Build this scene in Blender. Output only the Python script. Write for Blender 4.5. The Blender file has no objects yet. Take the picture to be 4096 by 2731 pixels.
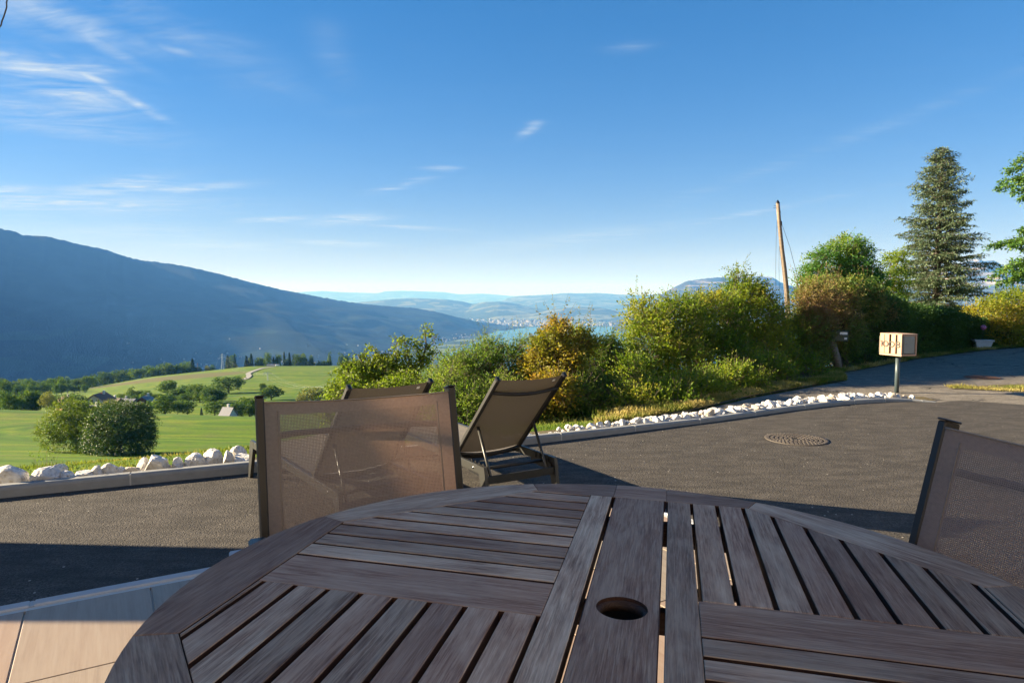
import bpy, math, random
import numpy as np
from mathutils import Vector, Matrix, noise
R = math.radians
rng = np.random.default_rng(7)
random.seed(5)
sc = bpy.context.scene
COL = sc.collection

# ---------------------------------------------------------------- camera, sky, sun
EYE = 1.53
PITCH = 0.0664
FPX = 2744.0
cam_data = bpy.data.cameras.new('camera')
cam_data.sensor_width = 36.0
cam_data.lens = FPX / 4096 * 36
cam_data.clip_start = 0.05
cam_data.clip_end = 90000
cam = bpy.data.objects.new('camera', cam_data)
COL.objects.link(cam)
cam.location = (0, 0, EYE)
cam.rotation_euler = (math.pi / 2 - PITCH, 0, 0)
sc.camera = cam
sc.render.resolution_x = 1024
sc.render.resolution_y = 682

SUN_EL = R(18.0)
SUN_H = Vector((-0.9925, 0.1219))          # horizontal direction towards the sun
to_sun = Vector((SUN_H.x * math.cos(SUN_EL), SUN_H.y * math.cos(SUN_EL), math.sin(SUN_EL)))

world = bpy.data.worlds.new('World')
sc.world = world
world.use_nodes = True
wn = world.node_tree
wn.nodes.clear()
def wnode(t, **k):
    n = wn.nodes.new(t)
    for a, b in k.items():
        setattr(n, a, b)
    return n
wl = wn.links.new
def wmath(op, a, b=None, clamp=False):
    n = wnode('ShaderNodeMath', operation=op, use_clamp=clamp)
    for i, v in enumerate((a, b)):
        if v is None: continue
        if isinstance(v, (int, float)): n.inputs[i].default_value = v
        else: wl(v, n.inputs[i])
    return n.outputs[0]
sky = wnode('ShaderNodeTexSky', sky_type='NISHITA', sun_disc=False)
sky.sun_elevation = SUN_EL
sky.sun_rotation = math.atan2(SUN_H.x, SUN_H.y)
sky.altitude = 800
sky.air_density = 1.0
sky.dust_density = 0.0
sky.ozone_density = 3.2
geo = wnode('ShaderNodeTexCoord')
sep = wnode('ShaderNodeSeparateXYZ')
wl(geo.outputs['Generated'], sep.inputs[0])
SKYX, SKYY, SKYZ = sep.outputs
# directions as azimuth (from +Y towards +X) and elevation, both in degrees
az = wmath('MULTIPLY', wmath('ARCTAN2', SKYX, SKYY), 57.2958)
el = wmath('MULTIPLY', wmath('ARCSINE', SKYZ), 57.2958)
elp = wmath('MAXIMUM', SKYZ, 0.03)
px = wmath('DIVIDE', SKYX, elp)
py = wmath('DIVIDE', SKYY, elp)
comb = wnode('ShaderNodeCombineXYZ')
wl(px, comb.inputs[0]); wl(py, comb.inputs[1])
mp = wnode('ShaderNodeMapping')
mp.inputs['Rotation'].default_value = (0, 0, R(28))
mp.inputs['Scale'].default_value = (0.8, 1.9, 1)
wl(comb.outputs[0], mp.inputs['Vector'])
cn = wnode('ShaderNodeTexNoise')
cn.inputs['Scale'].default_value = 1.5
cn.inputs['Detail'].default_value = 9
cn.inputs['Roughness'].default_value = 0.62
cn.inputs['Distortion'].default_value = 1.1
wl(mp.outputs[0], cn.inputs['Vector'])
mp2 = wnode('ShaderNodeMapping')
mp2.inputs['Rotation'].default_value = (0, 0, R(48))
mp2.inputs['Scale'].default_value = (1.3, 3.6, 1)
wl(comb.outputs[0], mp2.inputs['Vector'])
fib = wnode('ShaderNodeTexNoise')
fib.inputs['Scale'].default_value = 2.2
fib.inputs['Detail'].default_value = 8
fib.inputs['Roughness'].default_value = 0.6
fib.inputs['Distortion'].default_value = 1.4
wl(mp2.outputs[0], fib.inputs['Vector'])
ANG = lambda sx, sy: (math.degrees(math.atan2((sx - 2048) / FPX, 1)),
                      math.degrees(math.atan2((1365.5 - sy) / FPX, 1)) - math.degrees(PITCH))
# cirrus wisps: centre (photo azimuth, elevation in degrees), half length, half height, tilt, density
WPX = [(230, 240, 230, 42, -10, .85), (430, 310, 120, 22, -24, .55), (750, 300, 60, 13, -8, .5), (250, 470, 190, 60, -14, 1.0), (330, 420, 120, 30, 10, .7),
       (470, 465, 170, 16, -26, .95), (260, 590, 260, 46, -4, .5), (60, 260, 140, 36, -20, .6), (800, 790, 150, 13, 7, .95), (470, 812, 170, 26, 12, .95), (300, 872, 380, 30, 3, .8), (60, 850, 140, 26, 0, .7),
       (1110, 894, 120, 9, 4, 1.0), (1400, 886, 130, 17, 5, 1.0), (1650, 912, 170, 7, -3, .6), (1340, 980, 170, 9, -1, 1.0), (850, 1000, 240, 20, 0, .75), (500, 960, 300, 30, 2, .5),
       (1610, 748, 100, 12, 14, .55), (1775, 677, 60, 9, 0, .65), (2120, 515, 45, 18, 32, .5), (2500, 205, 80, 18, 0, .2), (1350, 260, 60, 120, 20, .12), (3300, 640, 560, 20, 17, .14), (2250, 960, 420, 26, 6, .4),
       (700, 230, 420, 60, -16, .25), (1900, 1080, 900, 30, 0, .35), (3000, 870, 300, 9, 9, .3), (2900, 1050, 500, 30, 2, .3)]
WISPS = [(ANG(a, b)[0], ANG(a, b)[1], c / 46.0, d / 46.0, t, e) for a, b, c, d, t, e in WPX]
dens = None
for (a0, e0, ha, he, tilt, dn) in WISPS:
    da = wmath('SUBTRACT', az, a0); de = wmath('SUBTRACT', el, e0)
    ct, st = math.cos(R(tilt)), math.sin(R(tilt))
    u = wmath('ADD', wmath('MULTIPLY', da, ct / ha), wmath('MULTIPLY', de, st / ha))
    v = wmath('ADD', wmath('MULTIPLY', da, -st / he), wmath('MULTIPLY', de, ct / he))
    r2 = wmath('ADD', wmath('MULTIPLY', u, u), wmath('MULTIPLY', v, v))
    g = wmath('MULTIPLY', wmath('EXPONENT', wmath('MULTIPLY', r2, -1.0)), dn)
    dens = g if dens is None else wmath('MAXIMUM', dens, g)
n1 = wmath('MULTIPLY', wmath('SUBTRACT', cn.outputs['Fac'], 0.36), 2.6, True)
n2 = wmath('MULTIPLY', wmath('SUBTRACT', fib.outputs['Fac'], 0.30), 2.3, True)
nn = wmath('MULTIPLY', n1, wmath('ADD', 0.35, wmath('MULTIPLY', n2, 0.65)))
thin = wmath('MULTIPLY', wmath('MULTIPLY', wmath('SUBTRACT', cn.outputs['Fac'], 0.5), 0.9, True), n2)
elmask = wmath('SUBTRACT', 1.0, wmath('DIVIDE', el, 26.0), True)
cl = wmath('ADD', wmath('MULTIPLY', wmath('MULTIPLY', nn, dens), 2.2), wmath('MULTIPLY', wmath('MULTIPLY', thin, elmask), 0.35), True)
cl = wmath('MULTIPLY', cl, wmath('MULTIPLY', wmath('MAXIMUM', SKYZ, 0.0), 60.0, True), True)
grade = wnode('ShaderNodeMix', data_type='RGBA', blend_type='MULTIPLY')
grade.inputs['Factor'].default_value = 1.0
hs_ = wnode('ShaderNodeHueSaturation')
hs_.inputs['Saturation'].default_value = 1.55
gm_ = wnode('ShaderNodeGamma')
gm_.inputs['Gamma'].default_value = 0.72
wl(sky.outputs[0], gm_.inputs['Color'])
wl(gm_.outputs[0], hs_.inputs['Color'])
wl(hs_.outputs[0], grade.inputs['A'])
grade.inputs['B'].default_value = (SKY_TINT := (1.26, 0.99, 1.16, 1))
hz_ = wmath('SUBTRACT', 1.0, wmath('MULTIPLY', wmath('EXPONENT', wmath('MULTIPLY', wmath('MAXIMUM', el, 0.0), -0.22)), 0.27))
hzm = wnode('ShaderNodeMix', data_type='RGBA', blend_type='MULTIPLY')
hzm.inputs['Factor'].default_value = 1.0
hzc = wnode('ShaderNodeCombineColor')
for k_ in range(3): wl(hz_, hzc.inputs[k_])
wl(grade.outputs['Result'], hzm.inputs['A']); wl(hzc.outputs[0], hzm.inputs['B'])
mixc = wnode('ShaderNodeMix', data_type='RGBA')
wl(cl, mixc.inputs['Factor'])
wl(hzm.outputs['Result'], mixc.inputs['A'])
mixc.inputs['B'].default_value = (3.3, 3.75, 4.1, 1)
bg = wnode('ShaderNodeBackground')
bg.inputs['Strength'].default_value = 0.05
wl(mixc.outputs['Result'], bg.inputs['Color'])
wo = wnode('ShaderNodeOutputWorld')
wl(bg.outputs[0], wo.inputs['Surface'])

sun_data = bpy.data.lights.new('sun', 'SUN')
sun_data.energy = 5.0
sun_data.angle = R(0.5)
sun_data.color = (1.0, 0.86, 0.66)
sun = bpy.data.objects.new('sun', sun_data)
COL.objects.link(sun)
sun.rotation_euler = to_sun.to_track_quat('Z', 'Y').to_euler()
sun.location = (-20, 10, 20)

sc.view_settings.view_transform = 'Standard'
sc.view_settings.look = 'None'
sc.view_settings.exposure = 2.08
sc.view_settings.gamma = 1.0
sc.view_settings.use_curve_mapping = False
sc.cycles.max_bounces = 6
sc.cycles.transparent_max_bounces = 12
sc.cycles.volume_bounces = 0
sc.cycles.use_denoising = True

# ---------------------------------------------------------------- helpers
def tag(o, label=None, cat=None, group=None, kind=None):
    if label: o['label'] = label
    if cat: o['category'] = cat
    if group: o['group'] = group
    if kind: o['kind'] = kind
    return o

def empty(name, loc=(0, 0, 0), rz=0.0, parent=None):
    o = bpy.data.objects.new(name, None)
    o.empty_display_size = 0.1
    COL.objects.link(o)
    o.location = loc
    o.rotation_euler = (0, 0, rz)
    if parent: o.parent = parent
    return o

def copy_tree(o, parent=None):
    c = o.copy()
    COL.objects.link(c)
    if parent is not None: c.parent = parent
    for ch in [k for k in KIDS.get(o.name, [])]:
        copy_tree(ch, c)
    return c
KIDS = {}

def obj(name, mesh, parent=None, loc=(0, 0, 0), rot=(0, 0, 0)):
    o = bpy.data.objects.new(name, mesh)
    COL.objects.link(o)
    o.location = loc
    o.rotation_euler = rot
    if parent is not None:
        o.parent = parent
        KIDS.setdefault(parent.name, []).append(o)
    return o

class MB:
    """collects polygons; build() links them as one mesh object"""
    def __init__(s):
        s.v = []; s.f = []; s.sm = []; s.mi = []
    def add(s, vs, fs, smooth=False, mi=0):
        n = len(s.v)
        s.v.extend([tuple(p) for p in vs])
        s.f.extend([[i + n for i in f] for f in fs])
        s.sm.extend([smooth] * len(fs)); s.mi.extend([mi] * len(fs))
        return s
    def box(s, c, size, rot=None, ch=0.0, smooth=False):
        """box with chamfered edges; rot: Matrix/Euler-able"""
        hx, hy, hz = [a / 2 for a in size]
        M = rot if rot is not None else Matrix.Identity(3)
        c = Vector(c)
        if ch <= 0:
            vs = [Vector((x, y, z)) for x in (-hx, hx) for y in (-hy, hy) for z in (-hz, hz)]
            fs = [[0, 1, 3, 2], [4, 6, 7, 5], [0, 4, 5, 1], [2, 3, 7, 6], [0, 2, 6, 4], [1, 5, 7, 3]]
            return s.add([c + M @ v for v in vs], fs)
        ch = min(ch, hx * .9, hy * .9, hz * .9)
        vs = []; fs = []
        idx = {}
        for sx in (-1, 1):
            for sy in (-1, 1):
                for sz in (-1, 1):
                    for ax in range(3):
                        p = [sx * (hx - ch), sy * (hy - ch), sz * (hz - ch)]
                        p[ax] = (sx, sy, sz)[ax] * (hx, hy, hz)[ax]
                        idx[(sx, sy, sz, ax)] = len(vs); vs.append(Vector(p))
        S = (-1, 1)
        for ax in range(3):
            o1, o2 = [(1, 2), (2, 0), (0, 1)][ax]
            for sg in S:
                q = []
                for a, b in ((-1, -1), (1, -1), (1, 1), (-1, 1)):
                    k = [0, 0, 0]; k[ax] = sg; k[o1] = a; k[o2] = b
                    q.append(idx[(k[0], k[1], k[2], ax)])
                fs.append(q if sg > 0 else q[::-1])
        for ax in range(3):
            o1, o2 = [(1, 2), (2, 0), (0, 1)][ax]
            for a in S:
                for b in S:
                    k = [0, 0, 0]; k[o1] = a; k[o2] = b
                    k[ax] = -1; A1 = idx[(*k, o1)]; A2 = idx[(*k, o2)]
                    k[ax] = 1; B1 = idx[(*k, o1)]; B2 = idx[(*k, o2)]
                    q = [A1, B1, B2, A2]
                    fs.append(q if a * b < 0 else q[::-1])
        for sx in S:
            for sy in S:
                for sz in S:
                    q = [idx[(sx, sy, sz, i)] for i in range(3)]
                    fs.append(q if sx * sy * sz > 0 else q[::-1])
        return s.add([c + M @ v for v in vs], fs)
    def bar(s, a, b, w, h, up=(0, 0, 1), ch=0.0):
        a = Vector(a); b = Vector(b)
        x = (b - a); L = x.length; x.normalize()
        z = Vector(up); z = (z - x * z.dot(x)).normalized(); y = z.cross(x)
        M = Matrix((x, y, z)).transposed()
        return s.box((a + b) / 2, (L, w, h), M, ch)
    def tube(s, pts, r, n=8, cap=True, smooth=True):
        pts = [Vector(p) for p in pts]
        rs = r if isinstance(r, (list, tuple)) else [r] * len(pts)
        vs = []; fs = []
        t0 = (pts[1] - pts[0]).normalized()
        ref = Vector((0, 0, 1)) if abs(t0.z) < .9 else Vector((1, 0, 0))
        for i, p in enumerate(pts):
            if i == 0: t = pts[1] - pts[0]
            elif i == len(pts) - 1: t = pts[-1] - pts[-2]
            else: t = pts[i + 1] - pts[i - 1]
            t.normalize()
            u = (ref - t * ref.dot(t)).normalized(); w = t.cross(u); ref = u
            for k in range(n):
                a = 2 * math.pi * k / n
                vs.append(p + (u * math.cos(a) + w * math.sin(a)) * rs[i])
        for i in range(len(pts) - 1):
            for k in range(n):
                k2 = (k + 1) % n
                fs.append([i * n + k, i * n + k2, (i + 1) * n + k2, (i + 1) * n + k])
        s.add(vs, fs, smooth)
        if cap:
            m = len(s.v) - len(vs)
            s.f.append([m + k for k in range(n)][::-1]); s.sm.append(False); s.mi.append(0)
            s.f.append([m + (len(pts) - 1) * n + k for k in range(n)]); s.sm.append(False); s.mi.append(0)
        return s
    def lathe(s, prof, n=24, c=(0, 0, 0), smooth=True):
        vs = []; fs = []
        for (r, z) in prof:
            for k in range(n):
                a = 2 * math.pi * k / n
                vs.append((c[0] + r * math.cos(a), c[1] + r * math.sin(a), c[2] + z))
        for i in range(len(prof) - 1):
            for k in range(n):
                k2 = (k + 1) % n
                fs.append([i * n + k, i * n + k2, (i + 1) * n + k2, (i + 1) * n + k])
        return s.add(vs, fs, smooth)
    def prism(s, poly, z0, z1, ch=0.0):
        """vertical prism over a convex ccw polygon, top edge chamfered"""
        n = len(poly)
        c = Vector((sum(p[0] for p in poly) / n, sum(p[1] for p in poly) / n))
        vs = [(p[0], p[1], z0) for p in poly]
        if ch > 0:
            vs += [(p[0], p[1], z1 - ch) for p in poly]
            ins = []
            for i in range(n):
                a = Vector(poly[i - 1][:2]); b = Vector(poly[i][:2]); d = Vector(poly[(i + 1) % n][:2])
                e1 = (b - a); e2 = (d - b)
                if e1.length < 1e-6 or e2.length < 1e-6: ins.append((b.x, b.y)); continue
                e1.normalize(); e2.normalize()
                n1 = Vector((-e1.y, e1.x)); n2 = Vector((-e2.y, e2.x))
                m = n1 + n2; m = m / max(.3, m.dot(n1))
                ins.append((b.x + m.x * ch, b.y + m.y * ch))
            vs += [(p[0], p[1], z1) for p in ins]
            L = 3
        else:
            vs += [(p[0], p[1], z1) for p in poly]
            L = 2
        fs = [list(range(n))[::-1], [(L - 1) * n + i for i in range(n)]]
        for l in range(L - 1):
            for i in range(n):
                j = (i + 1) % n
                fs.append([l * n + i, l * n + j, (l + 1) * n + j, (l + 1) * n + i])
        return s.add(vs, fs)
    def mesh(s, name, *mats):
        m = bpy.data.meshes.new(name)
        m.from_pydata(s.v, [], s.f)
        for x in mats: m.materials.append(x)
        m.polygons.foreach_set('use_smooth', s.sm)
        if len(mats) > 1: m.polygons.foreach_set('material_index', s.mi)
        m.update()
        return m
    def build(s, name, mat, parent=None, loc=(0, 0, 0), rot=(0, 0, 0)):
        mats = mat if isinstance(mat, (list, tuple)) else [mat]
        return obj(name, s.mesh(name, *mats), parent, loc, rot)

def clip_poly(poly, a, b, c):
    """keep the side a*x+b*y<=c"""
    out = []
    for i in range(len(poly)):
        p = poly[i]; q = poly[(i + 1) % len(poly)]
        dp = a * p[0] + b * p[1] - c; dq = a * q[0] + b * q[1] - c
        if dp <= 0: out.append(p)
        if (dp < 0 < dq) or (dq < 0 < dp):
            t = dp / (dp - dq)
            out.append((p[0] + (q[0] - p[0]) * t, p[1] + (q[1] - p[1]) * t))
    return out

# ---------------------------------------------------------------- materials
def nodes_of(name):
    m = bpy.data.materials.new(name)
    m.use_nodes = True
    nt = m.node_tree
    nt.nodes.clear()
    out = nt.nodes.new('ShaderNodeOutputMaterial')
    return m, nt, out

class NT:
    def __init__(s, nt): s.nt = nt
    def n(s, t, ins=None, **k):
        x = s.nt.nodes.new(t)
        for a, b in k.items(): setattr(x, a, b)
        for a, b in (ins or {}).items(): s.set(x.inputs[a], b)
        return x
    def set(s, inp, v):
        if isinstance(v, bpy.types.NodeSocket): s.nt.links.new(v, inp)
        else: inp.default_value = v
    def math(s, op, a, b=0.0, clamp=False):
        x = s.n('ShaderNodeMath', operation=op, use_clamp=clamp)
        s.set(x.inputs[0], a); s.set(x.inputs[1], b)
        return x.outputs[0]
    def noise(s, vec, scale, detail=5, rough=.55, dist=0.0, out='Fac'):
        x = s.n('ShaderNodeTexNoise', {'Vector': vec, 'Scale': scale, 'Detail': detail, 'Roughness': rough, 'Distortion': dist})
        return x.outputs[out]
    def ramp(s, fac, stops, interp='LINEAR'):
        x = s.n('ShaderNodeValToRGB', {'Fac': fac})
        x.color_ramp.interpolation = interp
        e = x.color_ramp.elements
        while len(e) < len(stops): e.new(.5)
        for i, (p, c) in enumerate(stops):
            e[i].position = p
            e[i].color = (c[0], c[1], c[2], 1) if isinstance(c, (tuple, list)) else (c, c, c, 1)
        return x.outputs['Color']
    def mix(s, fac, a, b, mode='MIX'):
        x = s.n('ShaderNodeMix', data_type='RGBA', blend_type=mode)
        s.set(x.inputs['Factor'], fac)
        s.set(x.inputs['A'], (*a, 1) if isinstance(a, tuple) and len(a) == 3 else a)
        s.set(x.inputs['B'], (*b, 1) if isinstance(b, tuple) and len(b) == 3 else b)
        return x.outputs['Result']
    def mapping(s, vec, scale=(1, 1, 1), loc=(0, 0, 0), rot=(0, 0, 0)):
        return s.n('ShaderNodeMapping', {'Vector': vec, 'Scale': scale, 'Location': loc, 'Rotation': rot}).outputs[0]
    def bump(s, h, strength=.3, dist=.01, normal=None):
        x = s.n('ShaderNodeBump', {'Height': h, 'Strength': strength, 'Distance': dist})
        if normal is not None: s.set(x.inputs['Normal'], normal)
        return x.outputs[0]

def pbsdf(T, out, color, rough=.7, normal=None, **k):
    b = T.n('ShaderNodeBsdfPrincipled')
    T.set(b.inputs['Base Color'], (*color, 1) if isinstance(color, tuple) else color)
    T.set(b.inputs['Roughness'], rough)
    if normal is not None: T.set(b.inputs['Normal'], normal)
    for a, v in k.items(): T.set(b.inputs[a.replace('_', ' ')], v)
    T.nt.links.new(b.outputs[0], out.inputs[0])
    return b

def coords(T, kind='Object'):
    return T.n('ShaderNodeTexCoord').outputs[kind]
def world_pos(T):
    return T.n('ShaderNodeNewGeometry').outputs['Position']

def mat_simple(name, color, rough=.6, var=.12, scale=20, bump=.0, metallic=0.0, spec=None):
    m, nt, out = nodes_of(name); T = NT(nt)
    c = coords(T)
    f = T.noise(c, scale, 6, .6)
    col = T.mix(T.math('MULTIPLY', f, 1.0), tuple(x * (1 - var) for x in color), tuple(min(1, x * (1 + var)) for x in color))
    nrm = T.bump(f, bump, .005) if bump else None
    b = pbsdf(T, out, col, rough, nrm, Metallic=metallic)
    if spec is not None: b.inputs['Specular IOR Level'].default_value = spec
    return m

def mat_asphalt(name, base, warm, cracks=False, grit=125.0):
    m, nt, out = nodes_of(name); T = NT(nt)
    p = world_pos(T)
    v1 = T.n('ShaderNodeTexVoronoi', {'Vector': p, 'Scale': grit, 'Randomness': 1.0})
    v2 = T.n('ShaderNodeTexVoronoi', {'Vector': p, 'Scale': grit * .45})
    big = T.noise(p, .9, 5, .6)
    med = T.noise(T.mapping(p, (1.0, 2.6, 1)), 3.0, 6, .65)
    fine = T.noise(p, 60, 3, .7)
    sepc = T.n('ShaderNodeSeparateColor', {'Color': v1.outputs['Color']})
    c = T.mix(sepc.outputs[0], tuple(x * .35 for x in base), tuple(x * 1.75 for x in base))
    c = T.mix(T.ramp(big, [(.35, 0.0), (.7, 1.0)]), c, T.mix(.6, c, warm))
    c = T.mix(T.math('MULTIPLY', T.ramp(med, [(.40, 1.0), (.62, 0.0)]), .62), c, tuple(x * .45 for x in base))
    # loose pale grit
    sp = T.n('ShaderNodeTexVoronoi', {'Vector': p, 'Scale': 11.0})
    speck = T.math('MULTIPLY', T.math('LESS_THAN', sp.outputs['Distance'], .075),
                   T.math('GREATER_THAN', T.n('ShaderNodeSeparateColor', {'Color': sp.outputs['Color']}).outputs[1], .62))
    c = T.mix(speck, c, (.42, .38, .32))
    h = T.math('ADD', T.math('MULTIPLY', v1.outputs['Distance'], -.9), T.math('ADD', T.math('MULTIPLY', v2.outputs['Distance'], -.6), T.math('MULTIPLY', fine, .5)))
    if cracks:
        wp = T.n('ShaderNodeVectorMath', {0: p, 1: T.n('ShaderNodeVectorMath', {0: T.noise(p, 1.3, 4, .6, 0, 'Color'), 'Scale': .9}, operation='SCALE').outputs[0]}, operation='ADD').outputs[0]
        cr = T.n('ShaderNodeTexVoronoi', {'Vector': wp, 'Scale': .33}, feature='DISTANCE_TO_EDGE')
        k = T.math('LESS_THAN', cr.outputs['Distance'], .006)
        k = T.math('MULTIPLY', k, T.math('GREATER_THAN', T.noise(p, .5, 2), .47))
        c = T.mix(T.math('MULTIPLY', k, .8), c, (.015, .014, .012))
        h = T.math('SUBTRACT', h, T.math('MULTIPLY', k, 2.0))
    pbsdf(T, out, c, .88, T.bump(h, .8, .005), Specular_IOR_Level=.25)
    return m

def mat_wood(name, dark, mid, pale, seed=0.0, grain=1.0, rough=.75, knots=False, var=.5, greyed=.5, lines=1.0):
    """grain runs along the object's X axis; every board differs through Object Info random"""
    m, nt, out = nodes_of(name); T = NT(nt)
    c = coords(T)
    r = T.n('ShaderNodeObjectInfo').outputs['Random']
    off = T.n('ShaderNodeCombineXYZ', {0: T.math('MULTIPLY', r, 37.0), 1: T.math('MULTIPLY', r, 91.0), 2: T.math('MULTIPLY', r, 13.0)}).outputs[0]
    pc = T.n('ShaderNodeVectorMath', {0: c, 1: off}, operation='ADD').outputs[0]
    g1 = T.noise(T.mapping(pc, (9 * grain, 150 * grain, 90 * grain)), 1.0, 8, .72, .25)
    g2 = T.noise(T.mapping(pc, (14 * grain, 420 * grain, 260 * grain)), 1.0, 4, .6, .1)
    g3 = T.noise(T.mapping(pc, (3.0, 13, 13)), 1.6, 5, .6, .5)
    col = T.ramp(g1, [(.28, dark), (.5, mid), (.74, pale)])
    col = T.mix(T.math('MULTIPLY', T.ramp(g2, [(.40, 1.0), (.52, 0.0)]), .5 * lines), col, tuple(x * .35 for x in dark))
    col = T.mix(T.math('MULTIPLY', T.ramp(g3, [(.4, 0.0), (.68, 1.0)]), greyed), col, pale)
    tone = T.math('ADD', T.math('MULTIPLY', r, var), 1 - var / 2)
    col = T.mix(1.0, col, T.n('ShaderNodeCombineColor', {0: tone, 1: tone, 2: tone}).outputs[0], 'MULTIPLY')
    r2 = T.math('FRACT', T.math('MULTIPLY', r, 17.3))
    col = T.mix(T.math('MULTIPLY', r2, .35), col, (dark[0] * 2.2, dark[1] * 1.5, dark[2] * 1.35))
    if knots:
        v = T.n('ShaderNodeTexVoronoi', {'Vector': T.mapping(pc, (2.2, 5.5, 1)), 'Scale': 1.0})
        k = T.ramp(v.outputs['Distance'], [(.0, 1.0), (.05, .75), (.11, 0.0)])
        col = T.mix(T.math('MULTIPLY', k, .55), col, tuple(x * .5 for x in dark))
    h = T.math('ADD', T.math('MULTIPLY', g1, .6), g2)
    pbsdf(T, out, col, rough, T.bump(h, .35 * lines, .002), Specular_IOR_Level=.35)
    return m

def mat_leaf(name, cols, trans=.45, rough=.55, spec=.35, big=.35):
    """cols: 4 colours by leaf tone (FLOAT attribute 'tone' per face)"""
    m, nt, out = nodes_of(name); T = NT(nt)
    a = T.n('ShaderNodeAttribute', attribute_name='tone').outputs['Fac']
    p = world_pos(T)
    rnd = T.n('ShaderNodeObjectInfo').outputs['Random']
    f = T.math('ADD', a, T.math('MULTIPLY', T.math('SUBTRACT', T.noise(p, big, 3), .5), .55), True)
    n = len(cols)
    col = T.ramp(f, [(i / (n - 1), tuple(q * 1.0 for q in cols[i])) for i in range(n)])
    v = T.math('ADD', T.math('MULTIPLY', rnd, .35), .82)
    col = T.mix(1.0, col, T.n('ShaderNodeCombineColor', {0: v, 1: v, 2: v}).outputs[0], 'MULTIPLY')
    b = T.n('ShaderNodeBsdfPrincipled', {'Base Color': col, 'Roughness': rough, 'Specular IOR Level': spec})
    tr = T.n('ShaderNodeBsdfTranslucent', {'Color': T.mix(1.0, col, (1.0, 1.0, .55, 1), 'MULTIPLY')})
    mx = T.n('ShaderNodeMixShader', {0: trans, 1: b.outputs[0], 2: tr.outputs[0]})
    nt.links.new(mx.outputs[0], out.inputs[0])
    return m

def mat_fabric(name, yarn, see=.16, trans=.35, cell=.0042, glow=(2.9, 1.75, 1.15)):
    """woven outdoor sling fabric: yarn grid with small open holes"""
    m, nt, out = nodes_of(name); T = NT(nt)
    uv = T.n('ShaderNodeUVMap').outputs[0]
    sp = T.n('ShaderNodeSeparateXYZ', {0: T.mapping(uv, (1 / cell, 1 / cell, 1))})
    fx = T.math('FRACT', sp.outputs[0]); fy = T.math('FRACT', sp.outputs[1])
    hx = T.math('LESS_THAN', T.math('ABSOLUTE', T.math('SUBTRACT', fx, .5)), .5 * math.sqrt(see))
    hy = T.math('LESS_THAN', T.math('ABSOLUTE', T.math('SUBTRACT', fy, .5)), .5 * math.sqrt(see))
    hole = T.math('MULTIPLY', hx, hy)
    dens = T.n('ShaderNodeAttribute', attribute_name='dense').outputs['Fac']
    hole = T.math('MULTIPLY', hole, T.math('LESS_THAN', dens, .5))
    nz = T.noise(T.mapping(uv, (1 / cell * .5, 1 / cell * .5, 1)), 1.0, 3)
    st = T.noise(uv, 5.0, 5, .6)
    col = T.mix(nz, tuple(x * .72 for x in yarn), tuple(x * 1.28 for x in yarn))
    col = T.mix(T.math('MULTIPLY', st, .3), col, tuple(x * 1.3 for x in yarn))
    wv = T.math('MULTIPLY', T.math('SINE', T.math('MULTIPLY', sp.outputs[0], 6.2832)), T.math('SINE', T.math('MULTIPLY', sp.outputs[1], 6.2832)))
    b = T.n('ShaderNodeBsdfPrincipled', {'Base Color': col, 'Roughness': .7, 'Specular IOR Level': .3, 'Normal': T.bump(wv, .35, .001)})
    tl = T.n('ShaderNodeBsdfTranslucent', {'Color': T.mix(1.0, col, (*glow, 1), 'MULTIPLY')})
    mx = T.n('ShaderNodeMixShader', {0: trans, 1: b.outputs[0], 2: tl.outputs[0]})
    tp = T.n('ShaderNodeBsdfTransparent')
    m2 = T.n('ShaderNodeMixShader', {0: hole, 1: mx.outputs[0], 2: tp.outputs[0]})
    nt.links.new(m2.outputs[0], out.inputs[0])
    return m

M = {}
M['asphalt'] = mat_asphalt('asphalt_new', (.070, .062, .052), (.088, .076, .062))
M['old_asphalt'] = mat_asphalt('asphalt_old', (.20, .175, .14), (.23, .20, .155), cracks=True, grit=90.0)
M['teak'] = mat_wood('weathered_teak', (.100, .057, .037), (.30, .207, .142), (.51, .43, .32), greyed=.6, var=.75)
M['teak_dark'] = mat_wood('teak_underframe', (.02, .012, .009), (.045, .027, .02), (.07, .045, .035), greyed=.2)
M['oak_tile'] = mat_wood('wood_look_tile', (.20, .162, .115), (.285, .235, .172), (.33, .285, .215), grain=.22, rough=.5, knots=True, var=.14, greyed=.4, lines=.25)
M['concrete'] = mat_simple('kerb_concrete', (.25, .25, .235), .85, .22, 14, .35)
M['edging'] = mat_simple('edging_stone', (.40, .41, .41), .8, .15, 25, .3)
M['mortar'] = mat_simple('mortar', (.46, .45, .42), .9, .15, 40, .3)
M['grout'] = mat_simple('grout', (.55, .52, .46), .9, .1, 60, .2)
M['metal'] = mat_simple('anthracite_powder_coat', (.010, .0095, .009), .5, .15, 60, .0, 0.0)
M['metal_grey'] = mat_simple('grey_powder_coat', (.042, .042, .038), .38, .1, 60, .0, 0.3)
M['plastic'] = mat_simple('black_plastic', (.010, .010, .011), .35, .1, 60)
M['bolt'] = mat_simple('steel_bolt', (.6, .6, .58), .25, .1, 60, 0, 1.0)
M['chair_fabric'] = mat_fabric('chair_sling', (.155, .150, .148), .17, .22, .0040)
M['lounger_fabric'] = mat_fabric('lounger_sling', (.16, .14, .112), .02, .03, .0040, (1.1, 1.0, .9))
M['label_white'] = mat_simple('care_label', (.75, .75, .72), .7)
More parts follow.
